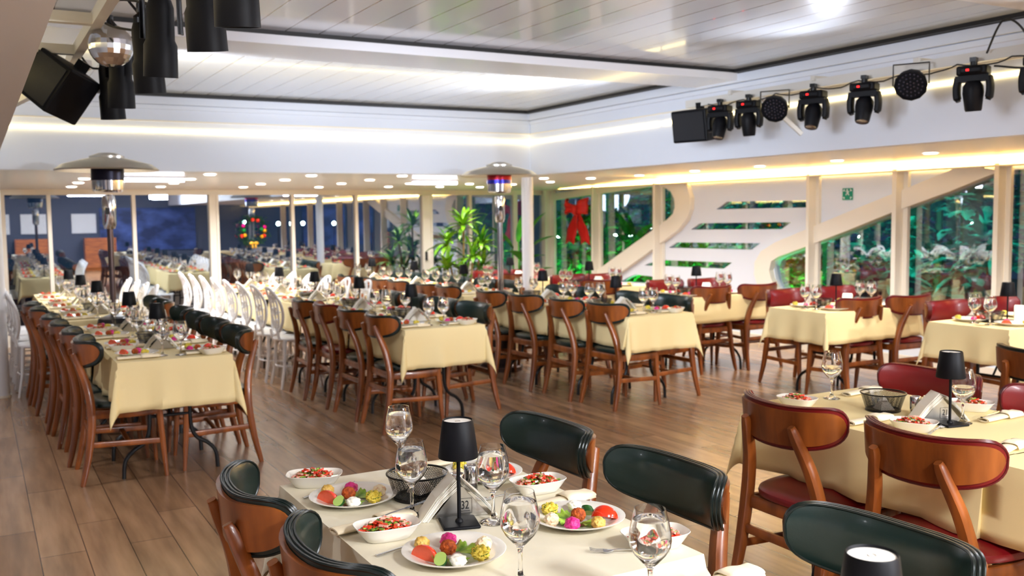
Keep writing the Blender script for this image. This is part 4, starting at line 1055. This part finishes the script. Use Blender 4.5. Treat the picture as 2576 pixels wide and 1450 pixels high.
def make_mh(tilt):
    t = thing('moving_head')   # hangs, origin at clamp top ; front towards -Y-X
    bm = newbm(); box(bm, (0, 0, -0.05), (0.10, 0.15, 0.05)); box(bm, (0, 0, -0.05), (0.12, 0.11, 0.035)); bs = obj('base', bm, blackp, t, bevel=0.01)
    bm = newbm(); box(bm, (-0.061, 0.015, -0.05), (0.004, 0.014, 0.010)); tag(obj('display', bm, redled, bs), 'small glowing red display')
    bm = newbm(); cyl(bm, (0, 0, -0.03), (0, 0, 0.0), 0.018, seg=12); box(bm, (0, 0, 0.008), (0.05, 0.03, 0.022)); obj('clamp', bm, blackm, t)
    bm = newbm(); box(bm, (0, 0, -0.09), (0.07, 0.165, 0.03))
    for s in (-1, 1): sweep(bm, smoothpath([(0, s * 0.075, -0.085), (0, s * 0.082, -0.13), (0, s * 0.08, -0.18), (0, s * 0.072, -0.205)], 3), [(0.018, 0.032)] * 8 + [(0.012, 0.02)] * 2, 10, ref=(1, 0, 0), sq=3)
    obj('yoke', bm, blackp, t)
    R_ = Matrix.Rotation(tilt, 4, 'Y')
    M = Matrix.Translation((0, 0, -0.165)) @ R_
    bm = newbm(); lathe(bm, [(0.0, 0.062), (0.035, 0.058), (0.05, 0.035), (0.052, 0.0), (0.047, -0.04), (0.042, -0.085), (0.038, -0.095), (0.033, -0.09), (0.0, -0.085)], 24, M=M); hd = obj('head', bm, blackp, t)
    bm = newbm(); lathe(bm, [(0.0, -0.088), (0.03, -0.091), (0.033, -0.093)], 20, M=M); obj('lens', bm, lens, hd)
    return t
mh = Stock(make_mh(0.35)); mh2 = Stock(make_mh(-0.1))
for i, (y, s) in enumerate(((5.80, mh), (5.48, mh2), (4.84, mh), (4.40, mh), (3.61, mh2), (3.2, mh))):
    s.get((5.17, y, 2.42), 0.35, 'black moving head light, %s from the speaker on right truss' % NUM[i], 'stage light', 'moving heads on the right truss').scale = (1.12, 1.12, 1.12)
def make_par():
    t = thing('par_light')
    bm = newbm(); w = 0.105
    sweep(bm, [(0.0, -w, -0.13), (0, -w, 0.0), (0, w, 0.0), (0, w, -0.13)], (0.004, 0.012), 6, ref=(1, 0, 0), sq=5); obj('yoke', bm, blackm, t)
    M = Matrix.Translation((-0.0, 0, -0.13)) @ Matrix.Rotation(-PI / 2 - 0.45, 4, 'Y')
    bm = newbm(); lathe(bm, [(0.0, -0.07), (0.06, -0.07), (0.09, -0.04), (0.098, 0.0), (0.1, 0.012), (0.09, 0.014), (0.086, 0.004), (0.0, 0.004)], 12, M=M); hd = obj('can', bm, blackp, t)
    bm = newbm()
    for k in range(37):
        if k == 0: r, a = 0, 0
        elif k < 7: r, a = 0.022, k * PI / 3
        elif k < 19: r, a = 0.046, k * PI / 6
        else: r, a = 0.07, k * PI / 9
        lathe(bm, [(0.0, 0.009), (0.006, 0.0085), (0.008, 0.004)], 8, M=M @ Matrix.Translation((r * math.cos(a), r * math.sin(a), 0)))
    obj('led_lenses', bm, lens, hd)['kind'] = 'stuff'
    return t
par = Stock(make_par())
par.get((5.13, 5.17, 2.43), 0.5, 'black flat par light on the right truss, nearer speaker', 'stage light', 'par lights on the right truss')
par.get((5.13, 4.01, 2.46), 0.5, 'black flat par light on the right truss, larger one', 'stage light', 'par lights on the right truss')
bm = newbm(); sweep(bm, smoothpath([(5.2, 3.55, 2.46), (5.15, 3.42, 2.62), (5.15, 3.3, 2.55), (5.2, 3.25, 2.35), (5.2, 3.5, 2.38)], 8), 0.006, 6)
tag(obj('cable', bm, black), 'looped black cable at the top right of photo', 'cable')
bm = newbm()
pts = []
for k in range(60): pts.append((5.22 + 0.012 * math.sin(k * 1.9), 6.0 - k * 0.05, 2.425 - 0.03 * abs(math.sin(k * 0.42))))
sweep(bm, pts, 0.005, 5); tag(obj('cable', bm, black), 'thin black cable sagging along the right truss', 'cable')
def speaker(loc, rz, tilt, lab):
    t = thing('speaker', loc, rz); t.rotation_euler = (tilt[0], tilt[1], rz)
    bm = newbm(); v = [bm.verts.new(p) for p in ((-0.12, -0.17, -0.13), (0.12, -0.14, -0.13), (0.12, 0.14, -0.13), (-0.12, 0.17, -0.13), (-0.12, -0.17, 0.13), (0.12, -0.14, 0.13), (0.12, 0.14, 0.13), (-0.12, 0.17, 0.13))]
    for f in ((3, 2, 1, 0), (4, 5, 6, 7), (0, 1, 5, 4), (1, 2, 6, 5), (2, 3, 7, 6), (3, 0, 4, 7)): bm.faces.new([v[i] for i in f])
    obj('cabinet', bm, blackp, t, smooth=False, bevel=0.012)
    bm = newbm(); box(bm, (-0.123, 0, 0), (0.006, 0.30, 0.22)); obj('grille', bm, mat('grille' + lab[:6], (24, 26, 32), rough=0.7, bump=0.5, bscale=300), t)
    bm = newbm(); box(bm, (0.06, 0, 0.15), (0.05, 0.05, 0.06)); obj('mount', bm, blackm, t)
    tag(t, lab, 'speaker')
speaker((5.22, 6.13, 2.27), 0.25, (0.0, -0.15), 'black speaker at the far end of the right truss')
speaker((0.42, 5.6, 2.26), 0.7, (0.55, 0.3), 'large black speaker hanging tilted under the left truss')
def make_can():
    t = thing('spotlight')
    bm = newbm(); M = Matrix.Rotation(0.12, 4, 'X') @ Matrix.Rotation(-0.1, 4, 'Y')
    lathe(bm, [(0.0, 0.0 - 0.02), (0.04, -0.02), (0.05, -0.05), (0.053, -0.17), (0.062, -0.19), (0.064, -0.31), (0.059, -0.31), (0.057, -0.28)], 28, M=M); c = obj('can', bm, blackp, t)
    bm = newbm(); lathe(bm, [(0.0, -0.295), (0.03, -0.292), (0.045, -0.284), (0.057, -0.282)], 28, M=M); obj('lens', bm, chrome, c)
    bm = newbm(); sweep(bm, [(0.0, -0.09, -0.16), (0, -0.085, 0.02), (0, 0.085, 0.02), (0, 0.09, -0.16)], (0.004, 0.016), 6, ref=(1, 0, 0), sq=5); obj('yoke', bm, blackm, t)
    bm = newbm(); box(bm, (0, 0, 0.04), (0.04, 0.03, 0.04)); obj('clamp', bm, blackm, t)
    return t
can = Stock(make_can())
for i, (y, dz, r) in enumerate(((5.5, 0, 0.2), (5.02, 0.01, 0.6), (4.3, 0, 0.1), (3.87, 0.01, 0.7), (3.16, 0, 0.1), (2.72, 0.0, 0.3))):
    o = can.get((0.66, y, 2.395 + dz), r, 'black can spotlight on left truss, %s from the back' % NUM[i], 'stage light', 'can spotlights on the left truss')
bm = newbm()
for q in range(5):
    sweep(bm, smoothpath([(0.55, 5.7 - q * .5, 2.44), (0.6, 5.6 - q * .5, 2.36 + .02 * q), (0.7, 5.45 - q * .5, 2.38), (0.6, 5.3 - q * .5, 2.47)], 5), 0.006, 5)
tag(obj('cable', bm, black), 'tangle of black cables on the left truss', 'cable')
# mirrored disco object between the spotlights
bm = newbm(); bmesh.ops.create_uvsphere(bm, u_segments=22, v_segments=14, radius=0.10); 
t = thing('mirror_ball', (0.60, 4.85, 2.36)); obj('ball', bm, chrome, t, smooth=False); bm = newbm(); cyl(bm, (0, 0, 0.09), (0, 0, 0.14), 0.015); obj('hook', bm, blackm, t)
tag(t, 'small shiny mirror ball among the left truss spotlights', 'mirror ball')

# ------------------------------------------------------------------ decorations
def bow(x, y, z, s, lab, sgn=-1):
    """red ribbon bow on a wall facing sgn*X"""
    t = thing('ribbon_bow', (x, y, z)); 
    for q in (-1, 1):
        bm = newbm(); V = []
        for i in range(13):
            a = i / 12; row = []
            for j in range(7):
                b_ = j / 6
                w = 0.055 + 0.09 * a
                yy = q * s * (0.03 + 0.36 * a); zz = s * (0.02 + (b_ - 0.5) * 2 * w * 1.15 + 0.05 * a)
                xx = sgn * s * (0.05 + 0.13 * math.sin(PI * a) + 0.015 * math.sin(b_ * 12))
                row.append(bm.verts.new((xx, yy, zz)))
            V.append(row)
        for i in range(12):
            for j in range(6): bm.faces.new((V[i][j], V[i + 1][j], V[i + 1][j + 1], V[i][j + 1]))
        o = obj('loop', bm, ribbon, t); m_ = o.modifiers.new('s', 'SOLIDIFY'); m_.thickness = 0.05 * s
        bm = newbm(); V = []
        for i in range(13):
            a = i / 12; row = []
            for j in range(5):
                b_ = j / 4 - 0.5
                yy = q * s * (0.04 + 0.24 * a) + b_ * s * (0.16 + 0.2 * a); zz = -s * (0.05 + 0.56 * a) + (abs(b_) * -0.14 * s if i == 12 else 0)
                row.append(bm.verts.new((sgn * s * (0.05 + 0.02 * math.sin(a * 7 + j)), yy, zz)))
            V.append(row)
        for i in range(12):
            for j in range(4): bm.faces.new((V[i][j], V[i + 1][j], V[i + 1][j + 1], V[i][j + 1]))
        o = obj('tail', bm, ribbon, t); m_ = o.modifiers.new('s', 'SOLIDIFY'); m_.thickness = 0.012
    bm = newbm(); blob(bm, (sgn * s * 0.1, 0, 0), 0.075 * s, 2, 0.1, 2, (1, 0.9, 1.4)); obj('knot', bm, ribbon, t)
    tag(t, lab, 'bow')
bow(8.085, 12.23, 1.62, 0.78, 'large red ribbon bow hanging in the right wall window'); bow(XL + 0.0, 7.2, 1.35, 0.8, 'red ribbon bow on the left wall, visible only as a reflection', 1)
t = thing('wreath', (3.34, 13.13, 1.38)); bm = newbm(); rnd = random.Random(3)
for k in range(420):
    a = rnd.random() * 2 * PI; r = 0.17 + rnd.gauss(0, 0.028); p = Vector((r * math.cos(a), rnd.uniform(-0.04, 0.02), r * math.sin(a)))
    d = Vector((rnd.gauss(0, 1), rnd.gauss(0, .5) - .3, rnd.gauss(0, 1))).normalized() * 0.04
    cyl(bm, p, p + d, 0.006, 0.001, 4)
obj('foliage', bm, mat('pine_green', (16, 70, 34), rough=0.6), t)['kind'] = 'stuff'
for k, (dx, dz, m_) in enumerate(((-.15, .07, 0), (.14, .05, 0), (-.17, -.07, 1), (-.13, -.06, 2), (.10, -.08, 2), (.13, -.07, 1), (.14, .0, 2), (-.14, .01, 3), (.10, .02, 3), (-.02, .15, 1), (.05, .14, 1))):
    bm = newbm(); bmesh.ops.create_icosphere(bm, subdivisions=3, radius=0.027, matrix=Matrix.Translation((dx, -0.06, dz))); obj('bauble', bm, baum[m_], t)
bm = newbm()
for q in (-1, 1): blob(bm, (q * 0.03 - .01, -0.06, -0.17), 0.03, q + 3, 0.1, 2, (1.2, 0.5, 0.8)); blob(bm, (q * 0.02 - .01, -0.06, -0.215), 0.022, q + 5, 0.1, 2, (0.7, 0.4, 1.3))
obj('gold_bow', bm, mgold, t)
tag(t, 'green Christmas wreath with coloured baubles on the back window', 'wreath')
# green safety sign
t = thing('safety_sign', (XR - 0.008, 7.085, 1.73))
bm = newbm(); box(bm, (0, 0, 0), (0.006, 0.135, 0.125)); obj('board', bm, gl_green, t, smooth=False)
bm = newbm(); X = -0.0045
for (y, z, w, h, r) in ((0.0, 0.02, .012, .034, 0.2), (0.012, 0.0, .01, .03, 0.7), (-0.012, 0.0, .01, .03, -0.6), (0.012, .026, .026, .008, .4), (-.012, .022, .024, .008, -.5)):
    box(bm, (X, y, z), (0.001, w, h), Matrix.Rotation(r, 3, 'X'))
cyl(bm, (X - .0005, 0.004, 0.044), (X + .0005, 0.004, 0.044), 0.009, seg=14)
for sy, sz, r in ((1, 1, .78), (-1, 1, -.78), (1, -1, -.78), (-1, -1, .78)):
    box(bm, (X, sy * 0.047, sz * 0.042), (0.001, .008, .028), Matrix.Rotation(r, 3, 'X')); box(bm, (X, sy * 0.044, sz * 0.034), (0.001, .016, .006)); box(bm, (X, sy * 0.040, sz * 0.038), (0.001, .006, .016))
obj('pictogram', bm, mat('sign_white', (240, 245, 245), rough=0.5), t, smooth=False)
tag(t, 'small green safety sign with white pictogram on white wall', 'sign')

# ------------------------------------------------------------------ potted plants
def leaf(bm, base, dirv, L, w, droop, mi=0, n=8):
    d = Vector(dirv).normalized(); side = d.cross(Vector((0, 0, 1)))
    side = side.normalized() if side.length > 0.05 else Vector((1, 0, 0))
    p = Vector(base); rows_ = []
    for k in range(n + 1):
        q = k / n; ww = w * math.sin(PI * min(1, (q * 0.93 + 0.07))) ** 0.7
        up = side.cross(d).normalized()
        rows_.append([bm.verts.new(p - side * ww + up * ww * 0.35), bm.verts.new(p), bm.verts.new(p + side * ww + up * ww * 0.35)])
        d = (d + Vector((0, 0, -droop / n))).normalized(); p = p + d * (L / n)
    for a, b in zip(rows_, rows_[1:]):
        for j in (0, 1):
            f = bm.faces.new((a[j], a[j + 1], b[j + 1], b[j])); f.material_index = mi
rnd = random.Random(11)
t = thing('potted_dracaena', (6.14, 12.3, 0)); t.scale = (1.15, 1.15, 1.05); bm = newbm(); lathe(bm, [(0, 0), (0.17, 0), (0.2, 0.34), (0.18, 0.34), (0.17, 0.3), (0, 0.3)], 28); obj('pot', bm, pot, t)
bmS = newbm(); bmL = newbm()
for (dx, dy, h, n, L) in ((0, 0, 1.36, 26, .34), (-.22, .03, 1.12, 22, .32), (.22, -.05, 1.08, 24, .32), (.05, -.15, .92, 22, .32), (-.28, -.1, .8, 22, .32), (.3, .05, .78, 22, .32), (-.08, -.18, .62, 24, .34), (.2, -.15, .56, 22, .32)):
    pts = smoothpath([(dx * .2, dy * .2, .28), (dx * .7, dy * .7, h * .6), (dx, dy, h)], 4); sweep(bmS, pts, 0.014, 6)
    for k in range(n):
        a = k * 2.4; el = rnd.uniform(0.05, 1.15) if k > 5 else rnd.uniform(1.1, 1.45)
        leaf(bmL, (dx, dy, h - 0.06 + 0.008 * (n - k) * .3), (math.cos(a) * math.cos(el), math.sin(a) * math.cos(el), math.sin(el)), L * rnd.uniform(.75, 1.1), 0.028, rnd.uniform(.5, 1.7))
obj('stems', bmS, stemm, t); obj('foliage', bmL, leafg, t); tag(t, 'bushy potted plant with strap leaves beside the back door', 'potted plant')
t = thing('potted_banana_plant', (7.1, 12.35, 0)); bm = newbm(); lathe(bm, [(0, 0), (0.17, 0), (0.2, 0.34), (0.18, 0.34), (0.17, 0.3), (0, 0.3)], 28); obj('pot', bm, pot, t)
for (dx, dy, h, a, el, L, w) in ((-.02, 0, 1.15, 0.2, 1.25, .62, .10), (.08, 0, 1.1, -.2, 1.15, .6, .10), (-.1, .05, 1.05, 3.0, .95, .55, .10), (.1, -.05, 1.0, -.4, .8, .5, .09), (0, -.1, .85, 3.6, .7, .5, .10), (.1, .05, .8, .3, .6, .5, .09), (-.12, -.02, .65, 2.8, .6, .45, .09), (.05, -.1, .6, -.6, .7, .45, .09)):
    bm = newbm(); sweep(bm, smoothpath([(0, 0, .28), (dx * .7, dy * .7, h * .55), (dx, dy, h)], 4), 0.012, 6, mi=0)
    leaf(bm, (dx, dy, h), (math.cos(a) * math.cos(el), math.sin(a) * math.cos(el), math.sin(el)), L, w, 0.7, 0, 12); obj('leaf', bm, leafd, t)
tag(t, 'tall potted plant with broad paddle leaves by corner column', 'potted plant')

# ------------------------------------------------------------------ outside the windows
bm = newbm(); box(bm, (14.5, 4, -0.1), (12.6, 34, 0.1)); box(bm, (3, 24.5, -0.1), (24, 21.5, 0.1)); tag(struct('floor', bm, deckm), kind='structure')
rnd = random.Random(5)
tealleaf = noise_color(mat('teal_leaf', rough=0.5), (40, 130, 120), (110, 220, 200), (3, 3, 3), 4)
def shrub(x, y, h, r, n, lab, lm):
    t = thing('shrub', (x, y, -0.05)); bm = newbm(); sweep(bm, [(0, 0, 0), (0.05, 0, h * .5), (0, 0.05, h * .85)], 0.05, 6); obj('trunk', bm, stemm, t)
    bm = newbm()
    for k in range(n):
        u, v_ = rnd.random() * 2 * PI, math.acos(rnd.uniform(-1, 1)); rr = rnd.random() ** .4
        p = Vector((r * rr * math.sin(v_) * math.cos(u), r * rr * math.sin(v_) * math.sin(u), h * .55 + h * .5 * rr * math.cos(v_)))
        leaf(bm, p, (rnd.gauss(0, 1), rnd.gauss(0, 1), rnd.uniform(-.4, .8)), rnd.uniform(.16, .3) * (1 + .5 * (r > .8)), .045 * (1 + .8 * (r > .8)), .6, 0, 3)
    obj('foliage', bm, lm, t); tag(t, lab, 'shrub', 'shrubs outside the right windows')
sh = [(9.1, 8.6, 1.9, .5), (9.1, 9.7, 2.0, .5), (9.1, 10.8, 1.9, .5), (9.1, 11.9, 2.0, .5), (9.1, 13.0, 1.9, .5), (9.2, 14.1, 1.8, .5)]
for i, (x, y, h, r) in enumerate(sh): shrub(x, y, h, r, 520, 'green lit shrub outside the right wall slots, %s from the right' % NUM[i], outleaf)
for y in (8.1, 9.15, 10.25, 11.35, 12.45, 13.5): light('SPOT', (8.5, y, 0.05), 42, (0.10, 1.0, 0.30), 0.08, 'green_garden_spot', math.radians(150), (9.0, y, 1.4), 0.8)
for i, (x, y, h, r) in enumerate(((11.6, 8.6, 3.0, 1.1), (12.6, 11.4, 3.2, 1.2), (13.6, 14.4, 3.2, 1.3), (15.4, 10.6, 3.4, 1.3), (14.6, 18.0, 3.2, 1.3))):
    shrub(x, y, h, r, 620, 'teal lit tree beyond the right windows, %s of five' % NUM[i], tealleaf)
    light('SPOT', (x - 1.9, y - 1.0, 0.1), 110, (0.05, 0.85, 0.7), 0.1, 'teal_garden_spot', math.radians(110), (x, y, 1.8), 0.8)
bm = newbm(); lathe(bm, [(0, -.09), (.06, -.07), (.09, 0), (.06, .07), (0, .09)], 14)
t = thing('street_lamp'); g = obj('globe', bm, streetm, t); bm = newbm(); cyl(bm, (0, 0, -3.2), (0, 0, -.12), .04, seg=8); obj('post', bm, black, t)
sl = Stock(t)
for i, (px, py, D) in enumerate(((1405, 596, 30), (1445, 597, 30), (1478, 592, 30), (1548, 593, 30), (1586, 592, 30), (1622, 591, 30), (1590, 557, 34), (1636, 572, 34), (1568, 583, 40), (1533, 630, 26), (1490, 560, 36), (2164, 599, 30), (2247, 547, 32), (2238, 558, 34), (2442, 558, 30), (2457, 546, 30), (2490, 472, 28), (2443, 472, 30), (700, 563, 42), (733, 563, 42), (762, 562, 42), (840, 562, 42), (615, 560, 44))):
    p = at(px, py, Y=D) if px < 1300 else at(px, py, X=D)
    o = sl.get((p.x, p.y, p.z), 0, 'distant street lamp glowing outside, %s' % ('right of the bow, number %s from left' % NUM[i] if i < 11 else 'seen through the %s window, lamp %s' % ('right' if px > 1300 else 'back', NUM[i - 11])), 'street lamp', 'distant street lamps')

# ------------------------------------------------------------------ the room's end behind the camera (seen only in the glass)
bm = newbm(); box(bm, (4.9, YF + 0.04, 1.25), (2.9, 0.06, 1.35)); tag(obj('stage_screen', bm, screenb, smooth=False), 'dark blue stage screen, visible only as a reflection', 'screen')
for i, x in enumerate((0.6, 1.6, 3.0)):
    bm = newbm(); box(bm, (x, YF + 0.024, 1.45), (0.7, 0.05, 0.6)); tag(obj('white_board', bm, screenw, smooth=False), 'white wall board, %s from the left, only reflected' % NUM[i], 'board')
for i, x in enumerate((1.5, 3.4)):
    t = thing('wooden_cabinet', (x, YF + 0.35, 0)); bm = newbm(); box(bm, (0, 0, 0.5), (0.9, 0.45, 1.0)); obj('body', bm, orangew, t, smooth=False)
    for q in (-1, 1): bm = newbm(); box(bm, (q * .22, .235, .5), (.4, .02, .85)); obj('door', bm, orangew, t, smooth=False)
    tag(t, 'orange wooden cabinet behind the camera, %s one, only reflected' % ('left', 'right')[i], 'cabinet')
t = thing('flood_light', (4.9, -4.0, 2.25)); bm = newbm(); box(bm, (0, 0.06, 0), (0.5, 0.02, 0.16)); obj('lamp_face', bm, floodm, t); bm = newbm(); box(bm, (0, 0, 0), (0.54, 0.1, 0.2)); obj('housing', bm, blackm, t); bm = newbm(); cyl(bm, (0, 0, .1), (0, 0, .55), .02); obj('hanger', bm, blackm, t)
tag(t, 'bright white flood light on the ceiling, seen as a reflection', 'flood light')
light('AREA', (4.9, -3.9, 2.25), 150, (0.92, 0.95, 1.0), 0.5, 'flood_lamp', aim=(3.2, 4, 1.2), sizey=0.2)
# unseen fill panels added overhead behind the camera to light the foreground
for i, (x, y) in enumerate(((1.6, -0.9), (4.0, -0.9), (1.6, -2.9), (4.0, -2.9))):
    t = thing('fill_panel', (x, y, 2.69)); bm = newbm(); box(bm, (0, 0, 0), (0.62, 0.62, 0.02)); obj('frame', bm, white, t); bm = newbm(); box(bm, (0, 0, -0.011), (0.56, 0.56, 0.004)); obj('panel', bm, tubecool, t)
    tag(t, 'square fill light panel added behind the camera, %s of four' % NUM[i], 'fill light')
    light('AREA', (x, y, 2.66), 80 if y > -2 else 60, (0.94, 0.96, 1.0), 0.56, 'fill_light', aim=(x, y, 0), sizey=0.56)
# stage spots from both trusses that wash the raised ceiling
light('SPOT', (0.75, 6.4, 2.25), 130, (0.85, 0.9, 1.0), 0.06, 'wash_spot', math.radians(80), (1.7, 7.1, 2.7), 1.0)
light('SPOT', (5.0, 6.6, 2.25), 60, (0.85, 0.9, 1.0), 0.08, 'wash_spot', math.radians(110), (3.9, 7.6, 2.7), 1.0)
light('SPOT', (4.9, 7.3, 2.1), 85, (0.85, 0.9, 1.0), 0.08, 'wash_spot', math.radians(95), (3.7, 7.5, 2.7), 1.0)

for a, b_ in (((5.05, 4.6, 2.2), (3.6, 4.2, 2.7)), ((5.05, 3.0, 2.2), (3.8, 2.2, 2.7)), ((0.75, 3.6, 2.2), (2.2, 4.6, 2.7))):
    light('SPOT', a, 45, (0.85, 0.9, 1.0), 0.08, 'wash_spot', math.radians(110), b_, 1.0)
light('SPOT', (0.78, 4.6, 2.1), 185, (0.80, 0.87, 1.0), 0.5, 'wash_spot', math.radians(60), (8.1, 9.2, 1.5), 1.0)  # from here on, cool fill added to whiten the right wall and bulkhead
light('SPOT', (0.78, 3.2, 2.1), 165, (0.80, 0.87, 1.0), 0.5, 'wash_spot', math.radians(60), (8.1, 6.4, 1.5), 1.0)
light('SPOT', (0.78, 5.4, 2.1), 45, (0.80, 0.87, 1.0), 0.5, 'wash_spot', math.radians(60), (5.54, 7.4, 2.35), 1.0)
# ------------------------------------------------------------------ world, camera, view
w = bpy.data.worlds.new('night'); bpy.context.scene.world = w; w.use_nodes = True
bg = w.node_tree.nodes['Background']; bg.inputs[0].default_value = (0.010, 0.022, 0.045, 1); bg.inputs[1].default_value = 1.0
cd = bpy.data.cameras.new('camera'); cam = bpy.data.objects.new('camera', cd); COL.objects.link(cam)
cd.sensor_width = 36; cd.lens = FPX * 36 / 2576; cd.clip_start = 0.05; cd.clip_end = 200
M = Matrix(RW).to_4x4(); M.translation = CAM; cam.matrix_world = M
cd.dof.use_dof = True; cd.dof.focus_distance = 2.5; cd.dof.aperture_fstop = 5.0
sc = bpy.context.scene; sc.camera = cam
sc.view_settings.view_transform = 'Standard'; sc.view_settings.look = 'None'; sc.view_settings.gamma = 1.0; sc.view_settings.use_curve_mapping = False
sc.view_settings.exposure = 0.98
c = sc.cycles; c.max_bounces = 14; c.transmission_bounces = 10; c.transparent_max_bounces = 16; c.glossy_bounces = 5; c.diffuse_bounces = 4
c.caustics_reflective = False; c.caustics_refractive = False; c.sample_clamp_indirect = 6.0; c.use_denoising = True
